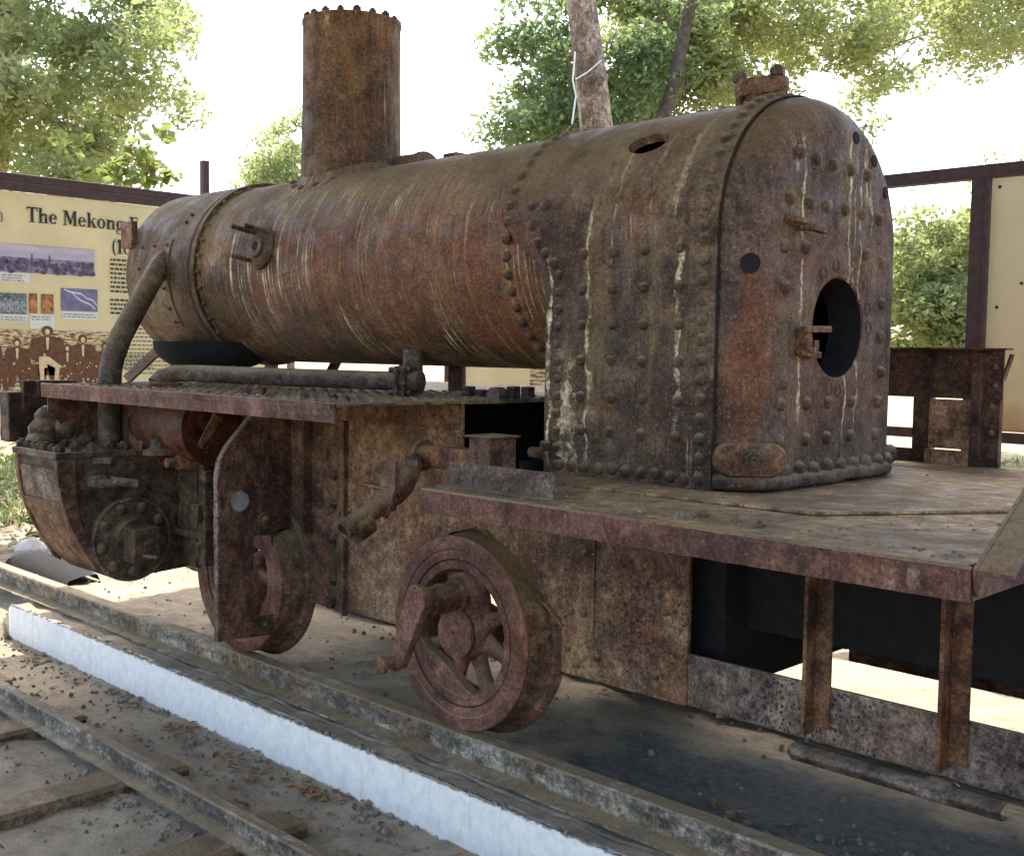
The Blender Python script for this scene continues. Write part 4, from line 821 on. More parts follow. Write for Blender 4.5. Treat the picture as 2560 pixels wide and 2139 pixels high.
part('frame_stretcher', MB().box(2.9, 3.0, 2*YC-YFR+.01, YFR-.01, .95, 1.0), 'soot_and_shade', L)  # black here is painted shade too
# rolled edge foot step
mb = MB(); vs = []; K = 12; n_ = 20
for i in range(n_+1):
    x = 1.60-(1.60-1.02)*i/n_
    for k in range(K):
        a = math.radians(85-k*15.5); vs.append((x, YFR+.055+.048*math.cos(a)*1.1, .392+.020*math.sin(a)-.01*(k > 8)))
mb.add(vs, [(i*K+k, (i+1)*K+k, (i+1)*K+k+1, i*K+k+1) for i in range(n_) for k in range(K-1)])
for a_ in (1.60, 1.19): mb.lathe((a_, YFR+.055, .375), (0, 0, 1), [(0, .06), (.02, .055), (.04, .03), (.045, .0)], 16, cap0=False, cap1=False) if a_ < 1.5 else None
st = part('foot_step', mb, 'step', L, smooth=60, label='worn rolled edge foot step below the lower bar'); md = st.modifiers.new('s', 'SOLIDIFY'); md.thickness = .008

# ---- wheels
def wheel(cx, cz, y0, side=1, crank=0., mat='wheel'):   # y0 = front face y, side=+1 towards camera
    R = .35; ax = Vector((0, -side, 0)); c = Vector((cx, y0, cz))
    tyre = MB().lathe(c, ax, [(.030, .262), (.006, .268), (.004, .300), (0, .304), (0, .343), (.004, .35), (.122, .356), (.135, .368), (.142, .384), (.150, .388), (.164, .382), (.17, .36), (.17, .262)], 96, cap0=False, cap1=False)
    tyre.lathe(c, ax, [(.17, .262), (.030, .262)], 96, cap0=False, cap1=False)
    w_ = part('wheel', tyre, mat, L, smooth=35)
    part('tread', MB().lathe(c, ax, [(.008, .3512), (.06, .3532), (.121, .3572), (.134, .3690)], 96, cap0=False, cap1=False), 'tread', w_)
    part('inner_rim', MB().lathe(c, ax, [(.012, .262), (.010, .262), (.010, .232), (.02, .225), (.13, .225), (.14, .262)], 80, cap0=False, cap1=False), mat, w_, smooth=40)
    part('rim_gap', MB().lathe(c, ax, [(.0058, .2635), (.0052, .2675)], 80, cap0=False, cap1=False), 'gap', w_)
    # oblong hub joining axle and crank pin
    cpin = Vector((math.sin(crank), 0, math.cos(crank)))*.135; vs = []; nO = 36; h = MB()
    for (t_, r1, r2_) in ((.09, .105, .085), (.02, .10, .08), (.012, .095, .075)):
        for i in range(nO):
            a = 2*PI*i/nO; dv = Vector((math.cos(a), 0, math.sin(a))); k = dv.dot(cpin.normalized())
            vs.append(c+ax*t_+(cpin if k > 0 else Vector((0, 0, 0)))*(1 if k > 0 else 0)+dv*(r2_ if k > 0 else r1))
    h.add(vs, [(j*nO+i, j*nO+(i+1) % nO, (j+1)*nO+(i+1) % nO, (j+1)*nO+i) for j in range(2) for i in range(nO)]+[tuple(2*nO+i for i in range(nO))])
    h.lathe(c, ax, [(.0, .088), (-.012, .088), (-.014, .08), (-.014, .012), (-.008, .01), (-.008, 0)], 36, cap0=False, cap1=False)
    h.lathe(c, ax, [(.02, .09), (.16, .09)], 24)
    part('hub', h, mat, w_, smooth=45)
    for k in range(8):
        a = crank+2*PI*(k+.5)/8; dv = Vector((math.sin(a), 0, math.cos(a))); tv = Vector((math.cos(a), 0, -math.sin(a)))
        sp = MB(); vs = []; n2 = 7
        for i in range(n2):
            u = i/(n2-1); r = .085+.16*u; wd = .036-.009*math.sin(u*PI)+.016*max(0, u-.72)*3+.01*max(0, .25-u)*4; dp = .028
            cc = c+ax*.07+dv*r
            for q in range(8):
                b = 2*PI*q/8; vs.append(cc+tv*wd*math.cos(b)+ax*dp*math.sin(b))
        sp.add(vs, [(i*8+q, i*8+(q+1) % 8, (i+1)*8+(q+1) % 8, (i+1)*8+q) for i in range(n2-1) for q in range(8)])
        part('spoke', sp, mat, w_, smooth=60)
    # counterweight
    a0, a1 = crank+PI-1.45, crank+PI+.35; P = [(math.sin(a0+(a1-a0)*i/16)*.24, math.cos(a0+(a1-a0)*i/16)*.24) for i in range(17)]
    P = P + [(math.sin(a1+(a0-a1)*i/8)*(.24-.06*math.sin(i/8*PI)-.030*math.sin(i/8*PI)), math.cos(a1+(a0-a1)*i/8)*(.24-.06*math.sin(i/8*PI)-.030*math.sin(i/8*PI))) for i in range(1, 8)]
    part('counterweight', MB().prism(P, lambda u, v, t_: (c.x+u, c.y+ax.y*t_, c.z+v), .014, .06), mat, w_, bev=.004)
    return w_, c, cpin
W2, c2, cp2 = wheel(2.95, .47, -2.727, 1, .05)
W1, c1, cp1 = wheel(4.41, .47, -2.727, 1, PI+.3)
W3, c3, cp3 = wheel(2.95, .47, 2*YC+2.727, -1, PI/2); W4, c4, cp4 = wheel(4.41, .47, 2*YC+2.727, -1, PI/2)
for cx in (2.95, 4.41): part('axle', MB().cyl((cx, -2.75, .47), (cx, -3.92, .47), .06), 'oily', L)
# crank pin with collars, return crank and its pin
p = c2+cp2; cp_ = part('crank_pin', MB().lathe(p+Vector((0, -.02, 0)), (0, 1, 0), [(0, .062), (.03, .062), (.032, .052), (.075, .052), (.078, .055), (.10, .055), (.102, .05), (.145, .05), (.148, .043), (.165, .04), (.19, .042)], 28), 'casting', L, smooth=35)
q0 = p+Vector((-.01, .185, .015)); q1 = q0+Vector((.10, .0, -.235)); mb = MB(); vs = []; nO = 36; u = (q1-q0).normalized()
for t_ in (-.018, .018):
    for i in range(nO):
        a = 2*PI*i/nO; dv = Vector((math.cos(a), 0, math.sin(a))); k = dv.dot(u); vs.append((q1 if k > 0 else q0)+dv*(.030 if k > 0 else .052)+Vector((0, t_, 0)))
mb.add(vs, [tuple(range(nO)), tuple(nO+i for i in range(nO))]+[(i, (i+1) % nO, nO+(i+1) % nO, nO+i) for i in range(nO)])
part('return_crank', mb, 'wheel', L, bev=.004, smooth=40)
part('return_pin', MB().lathe(q1+Vector((0, .015, 0)), (0, 1, 0), [(0, .032), (.012, .032), (.014, .022), (.06, .022), (.062, .033), (.078, .034), (.082, .028)], 22), 'wheel', L)
part('crank_pin', MB().lathe(c1+cp1+Vector((0, -.02, 0)), (0, 1, 0), [(0, .05), (.08, .05), (.085, .035), (.12, .035)], 22), 'casting', L)

# ---- motion bracket plate
XM = 4.13
outer = [(-2.465, .26), (-2.463, .95), (-2.475, 1.01), (-2.51, 1.07), (-2.62, 1.18), (-2.70, 1.235), (-2.82, 1.235), (-2.82, .70), (-2.785, .705), (-2.75, .675), (-2.735, .62), (-2.745, .245)]
hole = [(-2.632, .34), (-2.632, .675), (-2.634, .683), (-2.64, .685), (-2.66, .685), (-2.67, .685), (-2.68, .684), (-2.69, .683), (-2.70, .682), (-2.715, .68), (-2.731, .61), (-2.738, .335)]
mb = MB().frame_prism(outer, hole, lambda u_, v_, t_: (t_, u_, v_), XM-.007, XM+.007)
mp = part('motion_bracket', mb, 'framedark', L, bev=.002, label='tall dark plate with a rectangular slot in front of the front wheel')
edge = [(-2.46, .26), (-2.458, .955), (-2.47, 1.015), (-2.505, 1.072), (-2.64, 1.215)]
mb = MB()
for a, b in zip(edge[:-1], edge[1:]): mb.bar((XM, a[0], a[1]), (XM, b[0], b[1]), .03, .01, (0, 1, .3))
part('bracket_edge', mb, 'bar', mp)
part('pin_hole', MB().cyl((XM-.0085, -2.565, .84), (XM-.007, -2.565, .84), .043, n=26), flat('pale_dusty_disc', (.23, .2, .185), .9, .2), mp)
inst('rivet', RVB, mp, (XM-.007, -2.69, .742), (-1, 0, 0), 1.1); part('boss_ring', MB().lathe((XM-.007, -2.685, .745), (-1, 0, 0), [(0, .036), (.004, .034)], 20), 'framedark', mp)
inst('rivet', RVS, mp, (XM-.007, -2.69, .29), (-1, 0, 0), 1.1)
part('hanging_flag', MB().prism([(-2.50, 1.05), (-2.60, 1.17), (-2.56, 1.20), (-2.485, 1.07)], lambda a, b, t_: (t_, a, b), 4.32, 4.325), 'bunkerpale', L)

# ---- cylinder and valve chest block
XB = 4.90; XE = 5.36
prof = [(-2.14, .975), (-2.14, .945), (-2.16, .80), (-2.20, .68), (-2.255, .57), (-2.30, .49), (-2.38, .42), (-2.475, .395), (-2.58, .41), (-2.95, .43), (-3.0, .46), (-3.0, .975)]
mb = MB().prism(prof, lambda a, b, t_: (t_, a, b), XB+.02, XE)
cy = part('cylinder_block', mb, 'oily', L, bev=.012, label='oily cylinder block with round rear cover')
P2 = [(-2.128, .975), (-2.128, .93), (-2.145, .80), (-2.185, .68), (-2.24, .57), (-2.30, .47), (-2.33, .45), (-2.32, .52), (-2.24, .68), (-2.22, .80), (-2.215, .93), (-2.215, .975)]
for x0 in (XB+.001, XE-.035): part('end_flange', MB().prism(P2, lambda a, b, t_: (t_, a, b), x0, x0+.035), 'casting', cy, bev=.004)
part('side_cladding', MB().prism([(-2.135, .93), (-2.15, .81), (-2.16, .78), (-2.185, .78), (-2.165, .93)], lambda a, b, t_: (t_, a, b), XB+.04, XE-.04), 'bar', cy)
part('side_cladding', MB().prism([(-2.152, .78), (-2.20, .66), (-2.255, .55), (-2.31, .475), (-2.34, .49), (-2.25, .68), (-2.19, .78)], lambda a, b, t_: (t_, a, b), XB+.036, XE-.036), 'casting', cy)
cvr = part('chest_cover', MB().prism([(XB-.005, -2.12), (XE+.01, -2.12), (XE+.01, -2.72), (XB-.005, -2.72)], lambda a, b, t_: (a, b, t_), .977, 1.008), 'pipe', cy, bev=.004)
bp = [(XB+.04+k*.066, -2.155) for k in range(7)]+[(XB+.035, -2.155-k*.075) for k in range(1, 8)]+[(XE-.035, -2.155-k*.08) for k in range(1, 7)]+[(XB+.15, -2.28), (XB+.3, -2.3), (XB+.1, -2.5), (XB+.12, -2.62)]
for x, y in bp: inst('bolt', HXL, cvr, (x, y, 1.008), (0, 0, 1), random.uniform(.75, .95), random.random())
cc = Vector((XB, -2.475, .59)); mb = MB().lathe(cc+Vector((.03, 0, 0)), (-1, 0, 0), [(0, .195), (.03, .195), (.034, .191), (.034, .178), (.028, .174), (.034, .165), (.04, .12), (.05, .10), (.075, .095)], 64)
rc = part('rear_cover', mb, 'oily', cy, smooth=35)
part('cover_rim', MB().lathe(cc+Vector((-.004, 0, 0)), (-1, 0, 0), [(0, .196), (.004, .194), (.004, .183), (0, .182)], 64, cap0=False, cap1=False), 'bar', rc)
for k in range(9):
    a = 2*PI*k/9+.5; inst('rivet', RVB, rc, cc+Vector((-.006, .15*math.cos(a), .15*math.sin(a))), (-1, 0, 0), 1.15)
gb = part('gland_box', MB().box(XB-.15, XB-.02, -2.54, -2.41, .50, .66), 'oily', rc, bev=.006)
part('gland_plug', MB().lathe((XB-.15, -2.495, .575), (-1, 0, 0), [(0, .036), (.008, .034), (.008, .026), (.02, .024)], 22), 'bolt', gb)
part('oil_pin', MB().cyl((XB-.15, -2.45, .535), (XB-.20, -2.495, .53), .009, n=10), 'bar', gb)
part('cover_stud', MB().box(XB-.04, XB-.02, -2.5, -2.48, .42, .50), 'bolt', rc)
# drain cock lever
dk = part('valve_lever', MB().cyl((XB-.0, -2.29, .87), (XB-.08, -2.29, .88), .03, n=14).cyl((XB-.06, -2.265, .875), (XB-.09, -2.36, .865), .018, n=12).cyl((XB-.09, -2.33, .882), (XB-.13, -2.44, .862), .021, n=14).lathe((XB-.02, -2.33, .955), (0, 0, 1), [(0, .045), (.025, .045)], 18), 'bar', cy, label='short valve lever with grey handle')
# clutter between chest and bracket
part('valve_spindle', MB().lathe((4.62, -2.50, .965), (0, -1, 0), [(0, .022), (.05, .022), (.052, .035), (.08, .038), (.1, .045), (.26, .045)], 18), 'casting', L)
part('steam_chest_side', MB().box(4.72, 4.89, -2.86, -2.70, .45, .95), 'oily', L, bev=.01)
for k in range(14):
    p = Vector((4.53+random.random()*.03, -2.60-random.random()*.17, .5+random.random()*.42))
    part('lug', MB().obox(p, (1, 0, 0), (0, 1, 0), (0, 0, 1), random.uniform(.01, .03), random.uniform(.008, .022), random.uniform(.01, .04)), 'oily', L, bev=.004)
part('valve_guide', MB().box(4.50, 4.56, -2.66, -2.62, .50, .93).box(4.56, 4.9, -2.69, -2.665, .60, .63), 'oily', L, bev=.004)
part('slide_bar', MB().box(4.14, 4.90, -2.52, -2.47, .655, .68), 'oily', L) if 0 else None
# front buffer beam and lamp iron
part('buffer_beam', MB().box(5.86, 5.98, -4.36, -2.30, .985, 1.24), 'bunker', L, bev=.006, label='dark front buffer beam')
part('beam_plank', MB().box(5.82, 5.86, -2.60, -2.36, 1.16, 1.30).box(5.78, 5.82, -2.62, -2.42, 1.22, 1.30), 'bunker', L, bev=.004)
part('front_frame', MB().box(5.5, 5.9, YFR-.01, YFR+.01, .86, 1.24).box(5.5, 5.9, 2*YC-YFR-.01, 2*YC-YFR+.01, .86, 1.24), 'bunker', L)
# reversing shaft and weigh-bar in front of the cab
rs = part('reversing_shaft', MB().lathe((3.0, -2.60, 1.115), (-1, -.02, 0), [(0, .018), (.0, .055), (.012, .055), (.014, .04), (.17, .04), (.172, .034), (.35, .034)], 26), 'casting', L)
part('shaft_bracket', MB().box(2.60, 2.70, -2.66, -2.54, 1.06, 1.20).box(2.585, 2.715, -2.67, -2.53, 1.20, 1.207).box(2.70, 2.86, -2.63, -2.55, 1.08, 1.155), 'framedark', rs, bev=.003)
part('lifting_arm', MB().tube([(3.0, -2.56, 1.09), (3.0, -2.50, 1.02), (3.0, -2.46, .985)], .05, 14, rs=[.035, .05, .045]).cyl((3.0, -2.47, .98), (3.0, -2.27, .888), .033, n=18).cyl((3.0, -2.36, .905), (3.0, -2.30, .875), .045, n=12), 'casting', rs, smooth=50)
part('socket_end', MB().lathe((3.0, -2.275, .893), (0, .92, -.4), [(0, .036), (.02, .038), (.022, .034), (.022, .024), (.0, .022)], 22, cap1=False), 'wheel', rs)
part('socket_shade', MB().cyl((3.0, -2.262, .888), (3.0, -2.2605, .8874), .0235, n=18), 'soot_and_shade', rs)  # black disc painting the shaded inside of the socket
part('arm_plate', MB().prism([(-.035, -.085), (.012, -.07), (.045, .05), (.03, .10), (-.02, .11), (-.055, .02)], lambda a, b, t_: (3.0+a*.9, -2.445+t_-b*.25, .995+b), 0, .014), 'wheel', rs, bev=.002)
inst('bolt', HXL, rs, (2.97, -2.535, 1.085), (0, 0, 1), 1.); part('arm_clamp', MB().box(3.05, 3.17, -2.56, -2.45, 1.0, 1.012).box(3.07, 3.14, -2.53, -2.49, .93, 1.05).box(3.04, 3.09, -2.52, -2.47, .92, .95), 'framedark', rs, bev=.004)
# things lying on / near the engine
mb = MB()
for (x, y, z, r, h) in ((5.30, -2.22, 1.03, .07, .05), (5.36, -2.34, 1.05, .09, .06), (5.34, -2.26, 1.09, .07, .06), (5.30, -2.42, 1.04, .08, .05), (5.36, -2.28, 1.15, .055, .05), (5.28, -2.33, 1.1, .05, .05)):
    mb.lathe((x, y, z-h), (random.uniform(-.2, .2), random.uniform(-.2, .2), 1), [(0, r*.8), (h*.5, r), (h, r*1.02), (h*1.5, r*.8), (h*1.8, r*.3)], 14)
o = part('rag_bundle', mb, 'rag', None, smooth=70); tag(o, 'crumpled brown heap of rags on the cylinder cover by the buffer beam', 'rags')
md = o.modifiers.new('d', 'DISPLACE'); tx_ = bpy.data.textures.new('rag', 'CLOUDS'); tx_.noise_scale = .05; md.texture = tx_; md.strength = .03
# curved scrap plate and pale stone on the ground ahead
mb = MB(); vs = []
for i in range(13):
    u = i/12; x = 7.80-u*1.0; y = -3.12+u*.02
    for k, (dy, dz) in enumerate(((.10, .0), (.08, .07), (0, .12), (-.1, .13), (-.12, .02))): vs.append((x, y+dy, dz*.6*(.55+.45*math.cos(u*1.4)) if u > .08 else dz*.35))
mb.add(vs, [(5*i+k, 5*i+5+k, 5*i+6+k, 5*i+1+k) for i in range(12) for k in range(4)]+[(0, 1, 2, 3, 4)])
tag(part('scrap_plate', mb, 'soot_and_shade', None, smooth=50), 'dark curved iron scrap lying on the ground ahead of the cylinder', 'scrap iron')
mb = MB().lathe((8.0, -3.28, -.02), (0, 0, 1), [(0, .11), (.06, .12), (.10, .09), (.13, .04)], 9); tag(part('stone', mb, 'rock', None, bev=.01), 'pale rounded stone on the sunlit ground at the far left', 'stone')

# ================================================================== SHELTER ROOF AND BOARDS
rf = thing('shelter_roof', 'high corrugated roof of the open shed above the locomotive', 'roof', (4, -3, 5.0))
mb = MB(); vs = []; n_ = 560
for i in range(n_+1):
    x = -3+11.5*i/n_; z = 5.02+.018*math.sin(i*1.2); vs += [(x, -6.25, z), (x, 3.5, z+.5)]
mb.add(vs, [(2*i, 2*i+1, 2*i+3, 2*i+2) for i in range(n_)]); part('roof_sheet', mb, 'roof', rf, smooth=60)
for x in (-2.8, 0, 2.8, 5.6, 8.3): part('rafter', MB().bar((x, -6.2, 4.94), (x, 3.4, 5.43), .06, .1), 'framewood', rf)
for x, y in ((-2.8, -6.1), (8.3, 1.5), (-2.8, 3.3)): part('post', MB().box(x-.06, x+.06, y-.06, y+.06, 0, 4.95+(.5 if y > 2 else 0)), 'framewood', rf)

# left display board, plane x = 9
BX = 9.0
B = thing('display_board', 'cream information board with historic photographs and a serif title, left of the locomotive', 'information board', (BX, -4, 0))
part('board_frame', MB().box(BX-.03, BX+.04, -6.0, -2.2, 2.74, 2.80).box(BX-.025, BX+.035, -6.0, -2.2, 2.67, 2.735).box(BX-.03, BX+.03, -6.0, -2.2, 1.0, 1.07), 'framewood', B, bev=.003)
part('panel', MB().box(BX, BX+.02, -5.9, -2.25, 1.105, 2.665), 'panel', B)
for y in (-5.28, -2.2, -6.0): part('post', MB().box(BX-.0+.025, BX+.085, y-.03, y+.03, 0, 3.12 if y == -5.28 else 2.8), 'framewood', B)
def flatx(name, m, y0, y1, z0, z1, lay, par=None): 
    x = BX-.002-.0025*lay; return part(name, MB().add([(x, y0, z0), (x, y1, z0), (x, y1, z1), (x, y0, z1)], [(0, 1, 2, 3)]), m, par or B, smooth=0)
PXC = [0]
def polyx(mb, P, lay=1): PXC[0] = (PXC[0]+1) % 19; x = BX-.002-.0025*lay-PXC[0]*.0001; mb.add([(x, y, z) for y, z in P], [tuple(range(len(P)))])
# --- serif lettering built from strokes; u grows to -y (right in the picture)
def glyphs(text, y0, z0, h, mbk, adv=.70, slab=.13):
    pen = 0.
    def R(u0, v0, u1, v1): polyx(mbk, [(y0-(pen+u0)*h, z0+v0*h), (y0-(pen+u1)*h, z0+v0*h), (y0-(pen+u1)*h, z0+v1*h), (y0-(pen+u0)*h, z0+v1*h)], 2)
    def Q(pts): polyx(mbk, [(y0-(pen+u)*h, z0+v*h) for u, v in pts], 2)
    def arc(cu, cv, ru, rv, a0, a1, wd=.17, thin=.07, n=18):
        for i in range(n):
            qs = []
            for t_ in (i/n, (i+1)/n):
                a = math.radians(a0+(a1-a0)*t_); k = abs(math.cos(a)); w_ = thin+(wd-thin)*k; qs.append(((cu+ru*math.cos(a), cv+rv*math.sin(a)), (cu+(ru-w_)*math.cos(a), cv+(rv-w_*.75)*math.sin(a))))
            Q([qs[0][0], qs[1][0], qs[1][1], qs[0][1]])
    X_ = .66; s_ = .05; st_ = .17
    for ch in text:
        w_ = .6
        if ch == 'T': R(.27, 0, .45, 1); R(.0, .9, .72, 1); R(.0, .72, .05, .9); R(.67, .72, .72, .9); R(.17, 0, .55, s_); w_ = .76
        elif ch == 'h': R(.08, 0, .25, 1); R(.0, .95, .2, 1); R(0, 0, .33, s_); R(.44, 0, .6, .42); R(.36, 0, .68, s_); arc(.42, .44, .19, .22, 0, 170); w_ = .72
        elif ch == 'e': arc(.29, .33, .28, .34, 20, 325); R(.1, .32, .56, .40); w_ = .62
        elif ch == 'M': R(.1, 0, .19, 1); R(.0, 0, .28, s_); R(0, .95, .25, 1); Q([(.12, 1), (.32, 1), (.58, .18), (.46, .06)]); Q([(.46, .06), (.56, .06), (.80, 1), (.74, 1)]); R(.74, 0, .92, 1); R(.66, 0, 1., s_); R(.76, .95, 1., 1); w_ = 1.05
        elif ch == 'k': R(.08, 0, .25, 1); R(0, .95, .2, 1); R(0, 0, .33, s_); Q([(.25, .3), (.25, .38), (.5, .64), (.58, .64)]); Q([(.3, .38), (.42, .46), (.68, 0), (.48, 0)]); R(.4, .61, .66, X_); R(.42, 0, .72, s_); w_ = .74
        elif ch == 'o': arc(.3, .33, .3, .35, 0, 360); w_ = .65
        elif ch == 'n': R(.08, 0, .25, X_); R(0, .61, .2, X_); R(0, 0, .33, s_); R(.44, 0, .6, .42); R(.36, 0, .68, s_); arc(.42, .44, .19, .22, 0, 170); w_ = .72
        elif ch == 'g': arc(.28, .36, .25, .30, 0, 360); arc(.30, -.14, .28, .17, 0, 360, .09, .07); Q([(.1, .12), (.2, .08), (.16, .0), (.06, .02)]); R(.45, .55, .66, .64); w_ = .66
        elif ch == 'E': R(.1, 0, .28, 1); R(0, 0, .66, .09); R(0, .91, .63, 1); R(.28, .46, .5, .54); R(.58, .72, .63, .91); R(.61, .09, .66, .3); R(.46, .38, .51, .62); w_ = .72
        elif ch == '(': arc(.42, .42, .36, .66, 115, 245, .13, .03); w_ = .36
        elif ch == '1': R(.15, 0, .33, 1); R(.03, 0, .45, s_); Q([(0, .8), (.15, 1), (.2, 1), (.15, .78)]); w_ = .52
        elif ch == '8': arc(.28, .74, .23, .26, 0, 360, .13); arc(.28, .27, .28, .3, 0, 360, .15); w_ = .62
        elif ch == ' ': w_ = .34
        elif ch == '\u0e87': arc(.25, .5, .25, .25, -40, 230, .08, .06); R(.42, 0, .5, .4); arc(.3, .05, .2, .1, 180, 360, .07, .06); w_ = .6
        elif ch == '\u0ead': arc(.28, .32, .28, .32, 0, 300, .08, .06); w_ = .64
        pen += w_
    return pen
for tx, y0_, z0_, h_ in (('The Mekong E', -3.69, 2.44, .118), ('(18', -4.385, 2.245, .118), ('\u0ead\u0e87', -3.39, 2.425, .1)):
    pen_ = 0.
    for ch in tx:
        g_ = MB(); adv_ = glyphs(ch, y0_-pen_*h_, z0_, h_, g_); pen_ += adv_
        if g_.v: part('letter', g_, 'ink', B, smooth=0)

# pictures
pf = flatx('printed_photo', 'ph_wood', -3.44, -4.235, 2.045, 2.26, 1); flatx('print_sky', 'ph_sky', -3.44, -4.235, 2.16, 2.258, 2, pf)
mb = MB()
for k in range(60):
    y = random.uniform(-4.22, -3.46); z = 2.05+random.random()*.09; r = random.uniform(.012, .03); polyx(mb, [(y+r*math.cos(2*PI*i/7), z+r*.8*math.sin(2*PI*i/7)) for i in range(7)], 3)
for y in (-3.72, -3.86): polyx(mb, [(y, 2.1), (y-.01, 2.1), (y-.01, 2.19), (y, 2.19)], 3)
part('print_trees', mb, flat('print_dark_violet', (.085, .07, .12), .6, .5, 40), pf, smooth=0)
flatx('caption', 'caption', -3.44, -3.715, 1.965, 2.04, 1)
pg = flatx('printed_photo', 'ph_group', -3.44, -3.68, 1.72, 1.90-.02, 1); flatx('caption', 'caption', -3.44, -3.69, 1.66, 1.715, 1)
mb = MB()
def figure(mbk, y, z, h, lay, seated=True, wide=1.):
    def E(cy, cz, ry, rz, n=14): polyx(mbk, [(cy+ry*math.cos(2*PI*i/n), cz+rz*math.sin(2*PI*i/n)) for i in range(n)], lay)
    E(y, z+h*.92, h*.07*wide, h*.09); polyx(mbk, [(y+h*.19*wide, z+h*.78), (y+h*.05, z+h*.83), (y-h*.05, z+h*.83), (y-h*.19*wide, z+h*.78), (y-h*.24*wide, z+h*.45), (y-h*.15*wide, z+h*.38), (y+h*.15*wide, z+h*.38), (y+h*.24*wide, z+h*.45)], lay)
    polyx(mbk, [(y+h*.15, z+h*.4), (y-h*.15, z+h*.4), (y-h*.2, z), (y-h*.05, z), (y, z+h*.25), (y+h*.05, z), (y+h*.2, z)], lay)
for k in range(5): figure(mb, -3.47-.045*k, 1.73, .11, 2)
part('print_figures', mb, flat('print_grey_figures', (.25, .27, .29), .6, .4, 60), pg, smooth=0)
for y0, y1 in ((-3.70, -3.765), (-3.795, -3.895)):
    po = flatx('printed_photo', 'ph_orange', y0, y1, 1.73, 1.885, 1); mb = MB(); figure(mb, (y0+y1)/2, 1.735, .12, 2, wide=1.2); part('print_figures', mb, flat('print_tan_figure', (.45, .2, .08), .6, .3, 40), po, smooth=0)
flatx('caption', 'caption', -3.705, -3.90, 1.61, 1.725, 1)
pm = flatx('printed_photo', 'ph_map', -3.955, -4.26, 1.76, 1.94, 1); flatx('caption', 'caption', -3.96, -4.27, 1.69, 1.755, 1)
mb = MB()
for br in ([(-3.98, 1.93), (-4.05, 1.905), (-4.08, 1.87), (-4.13, 1.84), (-4.19, 1.82), (-4.24, 1.78)], [(-4.04, 1.91), (-4.12, 1.90), (-4.17, 1.865), (-4.22, 1.85), (-4.255, 1.81)]):
    for (a, b), (c_, d_) in zip(br[:-1], br[1:]): polyx(mb, [(a, b-.006), (a, b+.006), (c_, d_+.006), (c_, d_-.006)], 2)
part('print_river', mb, 'ph_line', pm, smooth=0)
# small text lines
mb = MB()
def lines(y0, y1, z0, dz, n, hgt, ragged=.1, words=True):
    for k in range(n):
        z = z0-k*dz; y = y0; end = y1+random.random()*ragged*(y0-y1)
        while y > end:
            w_ = random.uniform(.012, .04)*(1 if words else 3); e = max(y-w_, end); polyx(mb, [(y, z), (e, z), (e, z+hgt), (y, z+hgt)], 3); y = e-.01
lines(-4.37, -4.72, 2.185, .037, 8, .016); lines(-4.37, -4.72, 1.885-.03, .036, 4, .016)
lines(-4.49, -4.95, 1.76, .034, 16, .009); lines(-4.40, -4.75, 1.40, .034, 4, .009)
for (a, b, c_) in ((-3.49, -3.67, 2.015), (-3.48, -3.69, 1.69), (-3.72, -3.89, 1.70), (-3.97, -4.25, 1.73)): lines(a, b, c_, .02, 2 if c_ < 1.8 else 3, .005, .2)
part('body_text', mb, 'ink', B, smooth=0, kind='stuff')
# sepia group picture
ps = flatx('printed_photo', 'sepbrick', -3.2, -4.40, 1.11, 1.60, 1)
mb = MB(); ml = MB()
for y, z, h, wd in ((-3.40, 1.20, .34, 1.2), (-3.60, 1.15, .38, 1.2), (-3.84, 1.19, .44, 1.5), (-4.00, 1.15, .34, 1.4), (-4.13, 1.15, .42, 1.3), (-4.32, 1.13, .38, 1.25), (-3.48, 1.13, .25, 1.6), (-3.72, 1.13, .2, 1.6), (-4.2, 1.12, .24, 1.5)): figure(mb, y, z, h, 2, wide=wd)
polyx(mb, [(-3.36, 1.24), (-3.36, 1.33), (-4.38, 1.33), (-4.38, 1.24)], 2)
part('print_figures', mb, 'sepia', ps, smooth=0)
for y, z, h in ((-3.40, 1.20, .34), (-3.60, 1.15, .38), (-3.84, 1.19, .44), (-4.00, 1.15, .34), (-4.13, 1.15, .42), (-4.32, 1.13, .38)):
    polyx(ml, [(y+h*.045*math.cos(2*PI*i/10), z+h*.9+h*.055*math.sin(2*PI*i/10)) for i in range(10)], 3)
    polyx(ml, [(y+h*.03, z+h*.8), (y-h*.03, z+h*.8), (y-h*.015, z+h*.58), (y+h*.015, z+h*.58)], 3)
    if abs(y+4.13) > .01: polyx(ml, [(y+.01, z+h*.48), (y+.03, z+h*.52), (y+.035, z+h*.45)], 3)
y, z = -3.84, 1.19; polyx(ml, [(y+.07, z+.2), (y-.01, z+.2), (y-.1, z+.13), (y-.08, z+.0), (y-.05, z+.0), (y-.06, z+.11), (y+.0, z+.14), (y+.03, z+.10), (y+.03, z-.01), (y+.06, z-.01), (y+.07, z+.12)], 3)
for k in range(50):
    yy = random.uniform(-4.36, -3.4); zz = random.uniform(1.13, 1.36); r = random.uniform(.004, .011); polyx(ml, [(yy+r*math.cos(i*1.25), zz+r*math.sin(i*1.25)) for i in range(5)], 3)
part('print_highlights', ml, 'sepial', ps, smooth=0, kind='stuff')
